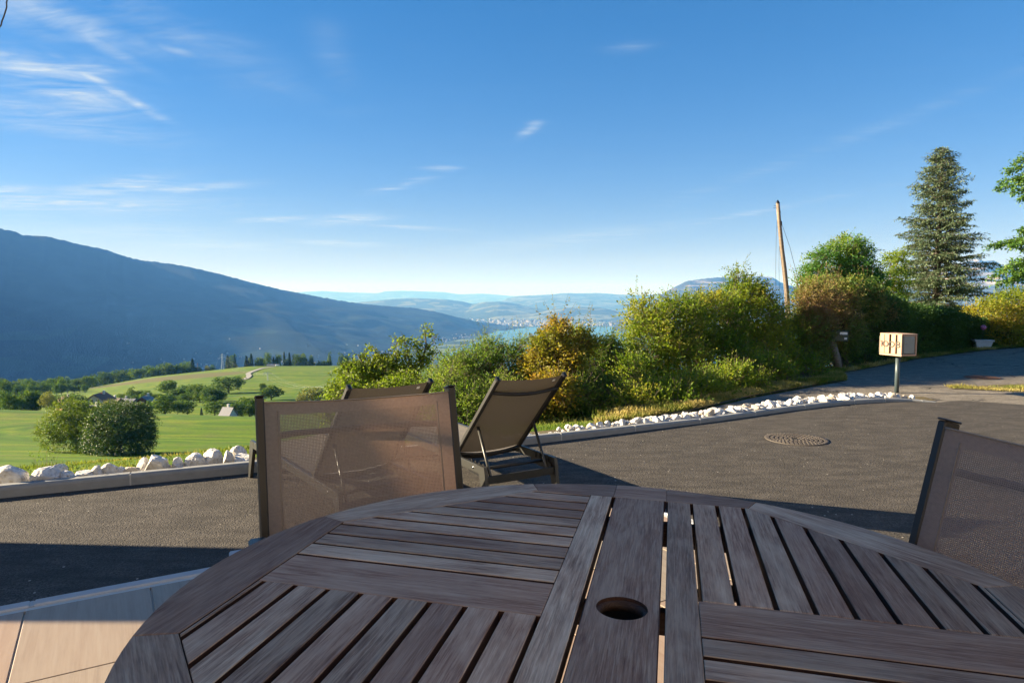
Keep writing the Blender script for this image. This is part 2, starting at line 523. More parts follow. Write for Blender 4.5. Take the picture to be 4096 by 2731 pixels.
# ---------------------------------------------------------------- terrain
KERB = [(-14, .47), (-3.89, 5.10), (-2.25, 5.85), (.22, 7.01), (.97, 7.42), (2.51, 8.30), (3.74, 9.08), (4.7, 9.6), (5.35, 9.81), (5.77, 9.86), (6.12, 9.80)]
VERGE = [(-14, 1.2), (1.2, 8.35), (2.1, 9.3), (3.6, 11.0), (6.1, 13.3), (8, 15.2), (13.5, 20.6), (20, 24.5), (60, 45)]
def interp(x, pts):
    return float(np.interp(x, [p[0] for p in pts], [p[1] for p in pts]))
DROP = [(0, -.03), (1.0, -.14), (3, -.55), (10, -2.15), (30, -7.3), (55, -13.6), (80, -18.1), (103, -22.1), (135, -25.8), (184, -29.3), (215, -35.0), (250, -42.0), (344, -49.8), (400, -53.0)]
def crest_z(x):   # height of the hill field's far crest, near y = 700
    return interp(x, [(-1500, -190), (-700, -125), (-474, -100), (-371, -81.5), (-310, -75), (-268, -70.5), (-174, -70), (0, -75), (400, -90), (1500, -150)])
def ground(x, y):
    yl = interp(x, VERGE)
    xx = min(max(x, -14), 60)
    d = y - interp(xx, VERGE) + (0 if x > -14 else 0)
    if d <= 0: return -.03
    if d <= 400:
        z = interp(d, DROP)
        w = min(1, max(0, (d - 60) / 120)) * (1 - min(1, max(0, (d - 250) / 100)))
        z -= .034 * max(0, x + 140) * w
        z += w * .5 * noise.noise(Vector((x * .02, y * .02, 0)))
        if d > 220:
            k = min(1, (d - 220) / 120)
            z += k * interp(x, [(-600, -22), (-300, -8), (-190, -2), (-100, 0), (300, 0)])
        return z
    z4 = -53.0 + interp(x * 400 / max(y, 400), [(-600, -22), (-300, -8), (-190, -2), (-100, 0), (300, 0)])
    if d <= 700:
        t = (d - 400) / 300
        b = 1.6 * math.sin(math.pi * t) + 2.0 * noise.noise(Vector((x * .006, y * .006, 3))) * math.sin(math.pi * t)
        return z4 * (1 - t) + crest_z(x * 700 / max(y, 400)) * t + b
    zc = crest_z(x)
    t = min(1.0, (d - 700) / 900)
    return zc * (1 - t) + (-440) * t if t > 0 else zc

def heightfield(name, xs, ys, zf, mat, kind='structure', flip=False):
    nx, ny = len(xs), len(ys)
    vs = [(x, y, zf(x, y)) for y in ys for x in xs]
    fs = [(j * nx + i, j * nx + i + 1, (j + 1) * nx + i + 1, (j + 1) * nx + i) for j in range(ny - 1) for i in range(nx - 1)]
    m = bpy.data.meshes.new(name)
    m.from_pydata(vs, [], fs)
    m.materials.append(mat)
    m.polygons.foreach_set('use_smooth', [True] * len(fs))
    m.update()
    return tag(obj(name, m), kind=kind)

def mat_meadow():
    m, nt, out = nodes_of('meadow_grass'); T = NT(nt)
    p = world_pos(T)
    warp = T.n('ShaderNodeVectorMath', {0: p, 1: T.n('ShaderNodeVectorMath', {0: T.noise(p, .012, 3, .5, 0, 'Color'), 'Scale': 26.0}, operation='SCALE').outputs[0]}, operation='ADD').outputs[0]
    sp = T.n('ShaderNodeSeparateXYZ', {0: warp})
    # mown swathes that follow the slope
    band = T.noise(T.mapping(warp, (.004, .055, 1)), 1.0, 2, .5)
    band2 = T.noise(T.mapping(warp, (.01, .21, 1)), 1.0, 3, .6)
    tuft = T.noise(T.mapping(p, (1.0, .8, 1)), 1.4, 8, .7)
    tuft2 = T.noise(p, .16, 5, .6)
    c = T.ramp(band, [(.33, (.075, .18, .004)), (.44, (.125, .245, .006)), (.56, (.195, .29, .010)), (.70, (.25, .30, .022))])
    c = T.mix(T.ramp(band2, [(.42, 0.0), (.62, .55)]), c, (.055, .150, .004))
    c = T.mix(T.math('MULTIPLY', T.ramp(tuft2, [(.45, 0.0), (.75, 1.0)]), .35), c, (.165, .160, .060))
    c = T.mix(T.math('MULTIPLY', T.ramp(tuft, [(.35, 1.0), (.55, 0.0)]), .35), c, (.028, .060, .010))
    # the ploughed brown patch on the hill field
    q = T.n('ShaderNodeSeparateXYZ', {0: p})
    dx = T.math('DIVIDE', T.math('ADD', q.outputs[0], 292.0), 80.0)
    dy = T.math('DIVIDE', T.math('SUBTRACT', q.outputs[1], T.math('ADD', 575.0, T.math('MULTIPLY', dx, -18.0))), 50.0)
    r2 = T.math('ADD', T.math('MULTIPLY', dx, dx), T.math('MULTIPLY', dy, dy))
    br = T.math('SUBTRACT', 1.0, r2, True)
    br = T.math('MULTIPLY', T.math('ADD', br, T.math('MULTIPLY', T.math('SUBTRACT', tuft2, .5), .3)), 3.0, True)
    c = T.mix(T.math('MULTIPLY', br, .8), c, (.155, .115, .068))
    far = T.math('DIVIDE', T.math('SUBTRACT', q.outputs[1], 240.0), 200.0, True)
    c = T.mix(T.math('MULTIPLY', far, .18), c, (.19, .20, .05))
    c = T.mix(1.0, c, (.74, .74, .74), 'MULTIPLY')
    b = pbsdf(T, out, c, .9, T.bump(tuft, .5, .12), Specular_IOR_Level=.12)
    return m
def mat_soil():
    m, nt, out = nodes_of('verge_soil'); T = NT(nt)
    p = world_pos(T)
    a = T.noise(p, 3, 8, .7)
    c = T.ramp(a, [(.3, (.08, .06, .034)), (.5, (.14, .115, .065)), (.7, (.21, .18, .11))])
    pbsdf(T, out, c, .95, T.bump(T.noise(p, 30, 5, .7), .8, .02), Specular_IOR_Level=.1)
    return m
M['meadow'] = mat_meadow()
M['soil'] = mat_soil()
ys = [0, 1, 2, 3, 4, 5, 6, 6.5, 7, 7.5, 8, 8.5, 9, 9.5, 10, 10.5, 11, 11.5, 12, 13, 14, 15, 16, 17, 18, 20, 22, 24, 26, 28, 30, 33, 36, 40, 44, 48, 52, 57, 62, 68, 74, 80, 86, 92, 98, 104, 110, 117, 124, 131, 138, 146, 154, 162, 170, 178, 184, 190, 196, 202, 208, 214, 221, 228, 236, 246, 258, 270, 285, 300, 320, 340, 360, 380, 400]
xs = sorted(set([-1500, -1100, -800, -600, -500, -420, -360, -310, -270] + list(range(-240, -40, 8)) + list(range(-40, -14, 3)) + [round(-14 + .8 * i, 2) for i in range(48)] + [27, 30, 35, 42, 50, 60, 75, 95, 120, 160, 220, 300, 420, 600, 900]))
heightfield('meadow', xs, ys, ground, M['meadow'])
ys2 = [400 + 12.5 * i for i in range(33)] + [812, 840, 880, 930, 1000, 1100, 1250, 1400, 1600, 1700]
xs2 = [-2200, -1700, -1300, -1000, -850] + list(range(-760, 60, 14)) + [90, 150, 250, 400, 600, 900, 1300, 1800]
heightfield('hill_field', xs2, ys2, lambda x, y: ground(x, y) - (.0 if y > 400 else 0), M['meadow'])

# old road (pale), new asphalt apron (dark), flush sheets 4 mm apart
def flat_poly(name, pts, z, mat, step=.0):
    mb = MB(); mb.add([(x, y, z) for x, y in pts], [list(range(len(pts)))])
    o = mb.build(name, mat)
    return tag(o, kind='structure')
ROAD = [(-.6, 6.75), (1.1, 7.95), (2.1, 8.72), (3.6, 10.25), (6.1, 12.4), (6.6, 13.6), (10.2, 16.9), (13.5, 19.4), (15.3, 20.4), (40, 33), (70, 30), (70, -30), (-14, -30), (-14, .4)]
flat_poly('road', ROAD, -.006, M['old_asphalt'])
APRON = [(x, y) for x, y in KERB] + [(6.6, 10.0), (7.15, 9.62), (8.4, 8.5), (11, 6.5), (16, 4.2), (26, 2), (26, -9), (-14, -9)]
flat_poly('asphalt_apron', APRON, 0.0, M['asphalt'])
# soil of the verge and the strip of rocks
SOIL = [(-14, .50), (-3.9, 5.14), (.2, 7.05), (1.1, 7.55), (2.5, 8.4), (3.7, 9.15), (4.7, 9.68), (5.6, 9.95), (6.2, 9.95), (6.25, 10.35), (5.2, 10.35), (4.2, 9.95), (3.0, 9.3), (1.6, 8.35), (.8, 7.9), (-.2, 7.45), (-14, 1.1)]
flat_poly('rock_bed', SOIL, 0.004, M['soil'])
VER = [(.9, 8.0), (1.5, 8.35), (2.2, 8.85), (3.6, 10.32), (6.1, 12.45), (6.55, 13.5), (10.2, 16.95), (13.5, 19.5), (15.3, 20.5), (30, 28), (30, 32), (13.5, 21.2), (8, 15.9), (6.0, 14.0), (3.4, 11.4), (1.2, 8.8)]
flat_poly('verge', VER, 0.006, M['soil'])
PATCH = [(7.2, 11.25), (7.9, 11.0), (9.2, 10.6), (12, 9.2), (15, 8.4), (15, 11.5), (12, 12.0), (9.6, 12.0), (8.3, 11.75)]
flat_poly('grass_island', PATCH, 0.004, M['soil'])

# ---------------------------------------------------------------- kerb
def arclen(pts):
    L = [0]
    for a, b in zip(pts, pts[1:]): L.append(L[-1] + math.dist(a, b))
    return L
KL = arclen(KERB)
def kerb_at(s):
    s = max(0, min(KL[-1] - 1e-4, s))
    i = max(j for j in range(len(KL)) if KL[j] <= s)
    t = (s - KL[i]) / (KL[i + 1] - KL[i])
    a, b = Vector((*KERB[i], 0)), Vector((*KERB[i + 1], 0))
    return a.lerp(b, t), (b - a).normalized()
kerb = empty('kerb'); tag(kerb, kind='structure')
prof = [(0, -.12), (0, .060), (.006, .078), (.022, .092), (.085, .092), (.085, -.12)]
s = 0.0
k = 0
while s < KL[-1] - .05:
    L = 1.0 if s < KL[-1] - 2.2 else .55
    # joint near the photographed places
    e = min(KL[-1], s + L)
    st = [s + (e - s) * i / 4 for i in range(5)]
    low = lambda q: max(0.0, (q - (KL[-1] - .75)) / .75) ** 1.5
    mb = MB(); vs = []; fs = []
    g = .006
    for i, q in enumerate(st):
        qq = q + (g if i == 0 else (-g if i == 4 else 0))
        P, t = kerb_at(qq); n = Vector((-t.y, t.x, 0))
        for (a, z) in prof:
            hf = 1 - .40 * min(1, max(0, (P.x + .5) / 2.6))
            zz = z * hf - .050 * low(q) if z > 0 else z
            vs.append(P + n * a + Vector((0, 0, zz)))
    m_ = len(prof)
    for i in range(4):
        for j in range(m_):
            j2 = (j + 1) % m_
            fs.append([i * m_ + j, (i + 1) * m_ + j, (i + 1) * m_ + j2, i * m_ + j2])
    fs.append(list(range(m_))); fs.append([4 * m_ + j for j in range(m_)][::-1])
    mb.add(vs, fs)
    mb.build('kerb_stone', M['concrete'], kerb)
    if s > 0:
        P, t = kerb_at(s); n = Vector((-t.y, t.x, 0))
        mj = MB()
        z0 = -.050 * low(s) - .092 * .40 * min(1, max(0, (P.x + .5) / 2.6))
        mj.box(P + n * .044 + Vector((0, 0, z0 / 2 - .012)), (.0125, .082, .198 + z0), Matrix((t, n, Vector((0, 0, 1)))).transposed())
        mj.build('mortar_joint', M['mortar'], kerb)
    s = e; k += 1

# ---------------------------------------------------------------- white rocks behind the kerb
def mat_rock():
    m, nt, out = nodes_of('limestone'); T = NT(nt)
    c = coords(T); r = T.n('ShaderNodeObjectInfo').outputs['Random']
    cc = T.n('ShaderNodeVectorMath', {0: c, 1: T.n('ShaderNodeCombineXYZ', {0: T.math('MULTIPLY', r, 20.0)}).outputs[0]}, operation='ADD').outputs[0]
    a = T.noise(cc, 3.0, 8, .65)
    col = T.ramp(a, [(.32, (.42, .36, .28)), (.46, (.64, .61, .56)), (.62, (.76, .74, .71))])
    col = T.mix(T.math('MULTIPLY', T.math('GREATER_THAN', r, .86), .6), col, (.48, .37, .24))
    pbsdf(T, out, col, .8, T.bump(T.noise(cc, 9, 8, .7), .5, .05), Specular_IOR_Level=.3)
    return m
M['rock'] = mat_rock()
def icosphere(sub):
    import bmesh
    bm = bmesh.new(); bmesh.ops.create_icosphere(bm, subdivisions=sub, radius=1.0)
    vs = [v.co.copy() for v in bm.verts]; fs = [[v.index for v in f.verts] for f in bm.faces]
    bm.free(); return vs, fs
ICO3 = icosphere(3); ICO4 = icosphere(4)
def rock_mesh(seed, sub=3):
    vs, fs = ICO3 if sub == 3 else ICO4
    rr = random.Random(seed)
    cuts = [(Vector((rr.gauss(0, 1), rr.gauss(0, 1), rr.gauss(0, .8))).normalized(), rr.uniform(.52, .82)) for _ in range(11)]
    o = []
    for v in vs:
        p = v.copy()
        for n, d in cuts:
            e = p.dot(n) - d
            if e > 0: p -= n * e * .93
        q = v * 1.7 + Vector((seed * 3.1, 0, 0))
        p *= 1 + .10 * noise.noise(q) + .06 * noise.noise(q * 3.3) + .03 * noise.noise(q * 8)
        o.append(p)
    zmin = min(p.z for p in o)
    mb = MB(); mb.add(o, fs, False)
    return mb.mesh('rock', M['rock'])
ROCKM = [rock_mesh(i + 1, 4 if i < 6 else 3) for i in range(13)]
ref_rocks = [ # photo x of the middle, width px, height px, offset behind the kerb's front, label
    (42, 135, 78, .24, 'big flat-topped white rock at the kerb, furthest left of all'),
    (184, 112, 60, .20, 'brown-faced limestone rock with a pale peak, second from the left along the kerb'),
    (232, 70, 44, .42, 'rounded pinkish white rock behind its neighbours, a weed on either side'),
    (268, 74, 40, .18, 'low grey white rock just right of the brown-faced rock'),
    (335, 100, 36, .22, 'long low white rock sloping up to the right'),
    (392, 60, 44, .22, 'small white rock, the blunt one after the long low rock'),
    (440, 66, 50, .24, 'plain white rock midway along the left kerb'),
    (492, 50, 30, .22, 'little white rock tucked low against the kerb'),
    (534, 70, 34, .18, 'wedge of white rock lying in front of a taller grey one'),
    (572, 52, 50, .34, 'grey white rock leaning behind the wedge, left of the pointed rock'),
    (631, 98, 78, .26, 'tallest pointed white rock, like a small pyramid, by the mortar joint of the kerb'),
    (710, 66, 46, .24, 'grey rock with a slanted top, right of the pyramid rock'),
    (780, 80, 56, .24, 'layered white rock with horizontal cracks'),
    (852, 78, 64, .26, 'lumpy bright white rock with a knobbly top'),
    (917, 48, 50, .28, 'small upright white rock before the chair leg'),
    (955, 62, 42, .50, 'smooth round tan boulder behind the white ones'),
    (975, 84, 46, .20, 'white rock right beside the slanted grey lounger leg'),
]
def line_hit(sx, off):
    """point behind the kerb front by off, in the vertical plane of photo column sx"""
    k = (sx - 2048) / FPX * 1.0
    best = None
    for i in range(2000):
        s_ = KL[-1] * i / 2000
        P, t = kerb_at(s_); n = Vector((-t.y, t.x, 0)); Q = P + n * off
        zc = 1.0
        yy = Q.y * math.cos(PITCH) + 1.45 * math.sin(PITCH)
        e = abs(Q.x / yy - k)
        if best is None or e < best[0]: best = (e, Q, t)
    return best[1], best[2]
for i, (sx, w, h, off, lab) in enumerate(ref_rocks):
    Q, t = line_hit(sx, off)
    d = Q.y
    W = w / FPX * d / 1.85; Hh = h / FPX * d / 1.25
    o = obj('rock', ROCKM[i % 6 if w > 60 else 6 + i % 7], None, (Q.x, Q.y, .05 + Hh * .24), (random.uniform(-.3, .3), random.uniform(-.3, .3), random.uniform(0, 6)))
    o.scale = (W * 1.12, W * random.uniform(.8, 1.0), Hh * 1.0)
    o.rotation_euler = (random.uniform(-.18, .18), random.uniform(-.18, .18), random.uniform(0, 6))
    tag(o, lab, 'rock', 'white rocks along the left kerb')
# the dense row of smaller stones on the right
s0 = KL[3] - .35
PLACED = []
rr = random.Random(11)
s_ = s0
while s_ < KL[-1] - .25:
    rel = (s_ - s0) / (KL[-1] - s0)
    rows = 1 if rel < .10 else (2 if rel < .22 else 3)
    for row in range(rows):
        P, t = kerb_at(s_ + rr.uniform(-.03, .03) + row * .05); n = Vector((-t.y, t.x, 0))
        off = .135 + row * .08 + rr.uniform(-.02, .03)
        if rel > .93 and row > 0: continue
        Q = P + n * off
        big = rr.random() < .28
        r_ = rr.uniform(.050, .064) if big else rr.uniform(.030, .046)
        r_ *= .85 + .35 * min(1, rel * 1.4)
        o = obj('rock', ROCKM[rr.randrange(13)], None, (Q.x, Q.y, .050 - .030 * min(1, max(0, (Q.x + .5) / 2.6)) + r_ * .45 + (.010 if row == 1 else 0)), (rr.uniform(-.6, .6), rr.uniform(-.6, .6), rr.uniform(0, 6)))
        o.scale = (r_ * rr.uniform(1.0, 1.35), r_ * rr.uniform(.9, 1.2), r_ * rr.uniform(.75, 1.0))
        part_ = 'the end nearest the lounger' if rel < .34 else ('its middle behind the manhole' if rel < .67 else 'the end by the letterbox')
        tag(o, 'small jagged white rock in the crowded right kerb row, at ' + part_, 'rock', 'white rocks in the row leading to the letterbox')
    s_ += rr.uniform(.070, .105)

# ---------------------------------------------------------------- terrace
TE = Vector((.8602, .5100, 0)); TM = Vector((.5100, -.8602, 0)); TC = Vector((.668, 4.24, 0)); TZ = .29
terrace = empty('terrace_floor', (TC.x, TC.y, 0), math.atan2(-TE.y, -TE.x)); tag(terrace, kind='structure')
# local x runs left along the edge, local y towards the house (sign flipped), z up
def tloc(a, b, z):  # a along -TE, b along TM ; rotation maps x->-TE, y-> perpendicular
    return (a, b, z)
rotM = Matrix.Rotation(math.atan2(-TE.y, -TE.x), 3, 'Z')
ysign = 1 if (rotM @ Vector((0, 1, 0))).dot(TM) > 0 else -1
mb = MB(); mb.box((4.75, ysign * 3.3, .125), (9.46, 6.56, .25)); mb.build('slab_base', M['concrete'], terrace)
# edging stones (front edge and right edge) with mortar joints
for i in range(10):
    if i * 1.0 > 9.0: break
    mb = MB(); mb.box((.03 + i * 1.0 + .5, ysign * -.0, .15), (.988, .062, .292), None, .006)
    mb.build('edging_stone', M['edging'], terrace)
    mb = MB(); mb.box((.03 + i * 1.0, ysign * -.0, .148), (.0115, .060, .286)); mb.build('mortar_joint', M['mortar'], terrace)
for i in range(7):
    mb = MB(); mb.box((.0, ysign * (.036 + i * 1.0 + .5), .15), (.062, .988, .292), None, .006)
    mb.build('edging_stone', M['edging'], terrace)
mb = MB(); mb.box((4.8, ysign * .046, .262), (9.5, .028, .052)); mb.build('mortar_strip', M['grout'], terrace)
mb = MB(); mb.box((.046, ysign * 3.3, .262), (.028, 6.4, .052)); mb.build('mortar_strip', M['grout'], terrace)
mb = MB(); mb.box((4.8, ysign * 3.33, .266), (9.4, 6.5, .034)); mb.build('grout_bed', M['grout'], terrace)
TJ = [.062, .42]
while TJ[-1] < 9.2: TJ.append(TJ[-1] + .438)
tr = random.Random(3)
tilemeshes = {}
for i in range(len(TJ) - 1):
    a0, a1 = TJ[i] + .003, TJ[i + 1] - .003
    b = .062 - (0 if i % 2 else .0)
    first = .62 + .5 * (i % 2) + .1 * (i % 3)
    while b < 6.3:
        L = first if b < .1 else 1.2
        key = (round(a1 - a0, 3), round(L, 3))
        if key not in tilemeshes:
            q = MB(); q.box((0, 0, 0), (L - .005, a1 - a0, .020), None, .0018); tilemeshes[key] = q.mesh('paving_plank', M['oak_tile'])
        o = obj('paving_plank', tilemeshes[key], terrace, ((a0 + a1) / 2, ysign * (b + L / 2), .281), (0, 0, math.pi / 2 + (math.pi if tr.random() < .5 else 0)))
        b += L
# concrete step block against the front edge
st = MB()
stM = Matrix((TE, -TM, Vector((0, 0, 1)))).transposed()
c0 = Vector((-1.54, 3.643, 0))
ctr = c0 + TE * .85 + TM * .29
st.box((ctr.x, ctr.y, .075), (1.7, .57, .15), stM, .008)
tag(st.build('entrance_step', M['edging']), kind='structure')

# ---------------------------------------------------------------- table
M['teak_side'] = mat_wood('raw_teak_gap_shade', (.020, .009, .006), (.042, .018, .011), (.06, .03, .02), greyed=.2)  # raw teak sides, coloured darker to put shade into the board gaps
tb = empty('garden_table')
tag(tb, 'large round slatted garden table of weathered brown-grey teak with a parasol hole', 'table')
tb.matrix_world = Matrix(((0.9736, 0.22742, 0.01961, 0.1777), (-0.22746, 0.97379, -0.00005, 1.0793), (-0.01911, -0.00441, 0.99981, 1.0265), (0, 0, 0, 1)))
RO = .7358; AP = .622
def ring_clip(poly, ap=AP - .002):
    for k in range(8):
        a = k * math.pi / 4
        poly = clip_poly(poly, math.cos(a), math.sin(a), ap)
        if len(poly) < 3: return []
    return poly
TH = .028
def board(name, poly, along, mat='teak', z1=0.0, th=TH, ch=.0012, parent=tb):
    """poly in table coordinates; along: grain direction angle"""
    if len(poly) < 3: return
    cx_ = sum(p[0] for p in poly) / len(poly); cy_ = sum(p[1] for p in poly) / len(poly)
    c, s_ = math.cos(-along), math.sin(-along)
    loc = [((x - cx_) * c - (y - cy_) * s_, (x - cx_) * s_ + (y - cy_) * c) for x, y in poly]
    ar = sum(loc[i - 1][0] * loc[i][1] - loc[i][0] * loc[i - 1][1] for i in range(len(loc)))
    if ar < 0: loc = loc[::-1]
    mb = MB(); mb.prism(loc, z1 - th, z1, ch)
    n_ = len(loc)
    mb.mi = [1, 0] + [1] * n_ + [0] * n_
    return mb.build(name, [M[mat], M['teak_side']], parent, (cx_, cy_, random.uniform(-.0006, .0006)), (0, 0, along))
rect = lambda a, b, c, d: [(a, c), (b, c), (b, d), (a, d)]
# ring of eight curved segments, the two crossed by the leaf are split
rin = AP / math.cos(math.pi / 8)
LW = .0645
for k in range(8):
    a0 = math.pi / 8 + k * math.pi / 4; a1 = a0 + math.pi / 4
    arc = [(RO * math.cos(a0 + (a1 - a0) * i / 14), RO * math.sin(a0 + (a1 - a0) * i / 14)) for i in range(15)]
    poly = [(rin * math.cos(a1), rin * math.sin(a1)), (rin * math.cos(a0), rin * math.sin(a0))] + arc
    mid = (a0 + a1) / 2
    # shrink a hair at both ends so that the joints read
    def shave(pl):
        g = .0006
        pl = clip_poly(pl, math.sin(a0), -math.cos(a0), -g)
        return clip_poly(pl, -math.sin(a1), math.cos(a1), -g)
    poly = shave(poly)
    if k in (1, 5):
        for (lo, hi) in ((-9, -LW - .0007), (-LW, LW), (LW + .0007, 9)):
            pl = clip_poly(clip_poly(poly, 1, 0, hi), -1, 0, -lo)
            board('rim_segment', pl, mid + math.pi / 2)
    else:
        board('rim_segment', poly, mid + math.pi / 2)
# bars beside the leaf and cross bars
for sg in (-1, 1):
    board('bar', rect(*sorted((sg * .069, sg * .1215)), -AP + .001, AP - .001), math.pi / 2)
    board('crossbar', ring_clip(rect(*sorted((sg * .1222, sg * .9)), -.061, .061)), 0.0)
P_ = .0605; WD = .0512
q = .0685
while q < .62:
    # transverse slats: upper left, lower right ; slats in depth: upper right, lower left
    board('slat', ring_clip(rect(-.9, -.1225, q, q + WD)), 0.0)
    board('slat', ring_clip(rect(.1225, .9, -q - WD, -q)), 0.0)
    q += P_
q = .1290
while q < .70:
    board('slat', ring_clip(rect(q, q + WD, .0615, .9)), math.pi / 2)
    board('slat', ring_clip(rect(-q - WD, -q, -.9, -.0615)), math.pi / 2)
    q += P_
# centre leaf with the parasol hole
mb = MB(); HR = .0415; NH = 40
def leaf_mesh():
    vs = []; fs = []
    hw = .0605; hl = AP - .001
    for zi, (z, r, ins) in enumerate(((0.0, HR, .002), (-.002, HR, 0.0), (-TH, HR, 0.0))):
        for i in range(NH):
            a = 2 * math.pi * i / NH
            vs.append((r * math.cos(a) , r * math.sin(a), z))
        for i in range(NH):
            a = 2 * math.pi * i / NH
            c, s_ = math.cos(a), math.sin(a)
            k = (hw - ins) / max(abs(c), abs(s_))
            vs.append((k * c, k * s_, z))
        for (x, y) in ((hw - ins, hl), (-hw + ins, hl), (-hw + ins, -hl), (hw - ins, -hl)):
            vs.append((x, y, z))
    B = 2 * NH + 4
    e = NH // 8
    # top and bottom ring between hole and square
    for l, fl in ((0, False), (2, True)):
        o = l * B
        for i in range(NH):
            j = (i + 1) % NH
            f = [o + i, o + NH + i, o + NH + j, o + j]
            fs.append(f[::-1] if fl else f)
        up = [o + NH + i for i in range(e, 3 * e + 1)]           # along y=+hw
        dn = [o + NH + i for i in range(5 * e, 7 * e + 1)]
        f = up[::-1] + [o + 2 * NH, o + 2 * NH + 1]
        f = [o + 2 * NH, o + 2 * NH + 1] + up[::-1]
        fs.append(f[::-1] if fl else f)
        f = [o + 2 * NH + 2, o + 2 * NH + 3] + dn[::-1]
        fs.append(f[::-1] if fl else f)
    for l in range(2):
        o = l * B; p = (l + 1) * B
        for i in range(NH):
            j = (i + 1) % NH
            fs.append([o + j, p + j, p + i, o + i])
        rim = [2 * NH, 2 * NH + 1] + [NH + i for i in range(3 * e, 5 * e + 1)] + [2 * NH + 2, 2 * NH + 3] + [NH + (i % NH) for i in range(7 * e, 9 * e + 1)]
        for i in range(len(rim)):
            j = (i + 1) % len(rim)
            fs.append([o + rim[i], p + rim[i], p + rim[j], o + rim[j]])
    return vs, fs
vs, fs = leaf_mesh()
# rotate so that the grain (object X) runs along the leaf
vs = [(y, -x, z) for x, y, z in vs]
mb.add(vs, fs)
mb.mi = [0] * (2 * NH + 4) + [1] * (len(fs) - 2 * NH - 4)
mb.build('centre_leaf', [M['teak'], M['teak_side']], tb, (0, 0, 0), (0, 0, math.pi / 2))
mb = MB(); mb.lathe([(HR - .0002, -.006), (HR - .006, -.0065), (HR - .006, -.021), (HR - .0002, -.0215)], 40); mb.build('hole_lip', M['teak_dark'], tb)  # lip in dark teak to put shade into the hole
mb = MB(); mb.lathe([(HR - .005, -.0217), (HR - .006, -.20)], 32); mb.lathe([(0, -.16), (HR - .006, -.16)], 32); mb.build('hole_shade_liner', M['plastic'], tb)  # black liner added so the hole looks shaded inside
# under-frame
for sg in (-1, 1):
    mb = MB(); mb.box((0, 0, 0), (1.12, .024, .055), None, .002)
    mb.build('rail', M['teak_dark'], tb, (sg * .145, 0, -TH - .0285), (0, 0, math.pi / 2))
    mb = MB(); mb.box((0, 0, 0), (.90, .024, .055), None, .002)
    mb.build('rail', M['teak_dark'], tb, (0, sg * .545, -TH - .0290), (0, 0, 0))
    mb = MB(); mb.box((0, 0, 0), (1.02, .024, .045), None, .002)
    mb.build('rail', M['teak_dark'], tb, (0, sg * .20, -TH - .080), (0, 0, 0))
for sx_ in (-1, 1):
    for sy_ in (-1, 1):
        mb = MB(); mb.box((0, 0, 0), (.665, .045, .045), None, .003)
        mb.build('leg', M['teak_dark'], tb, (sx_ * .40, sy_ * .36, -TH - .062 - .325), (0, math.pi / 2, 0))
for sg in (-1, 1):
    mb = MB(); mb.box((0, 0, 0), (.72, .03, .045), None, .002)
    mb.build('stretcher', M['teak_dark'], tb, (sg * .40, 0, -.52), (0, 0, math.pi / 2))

# ---------------------------------------------------------------- sling fabric panels
def fabric(name, P, U, V, dense, mat, parent):
    """P: rows of 3-D points, U/V: matching metre coordinates, dense: rows of 0/1 per quad"""
    ny, nx = len(P), len(P[0])
    vs = [p for row in P for p in row]
    fs = [(j * nx + i, j * nx + i + 1, (j + 1) * nx + i + 1, (j + 1) * nx + i) for j in range(ny - 1) for i in range(nx - 1)]
    m = bpy.data.meshes.new(name)
    m.from_pydata([tuple(v) for v in vs], [], fs)
    m.materials.append(mat)
    uv = m.uv_layers.new(name='UVMap')
    for poly in m.polygons:
        for li in poly.loop_indices:
            vi = m.loops[li].vertex_index
            uv.data[li].uv = (U[vi // nx][vi % nx], V[vi // nx][vi % nx])
    at = m.attributes.new('dense', 'FLOAT', 'FACE')
    at.data.foreach_set('value', [float(d) for row in dense for d in row])
    m.polygons.foreach_set('use_smooth', [True] * len(fs))
    m.update()
    return obj(name, m, parent)

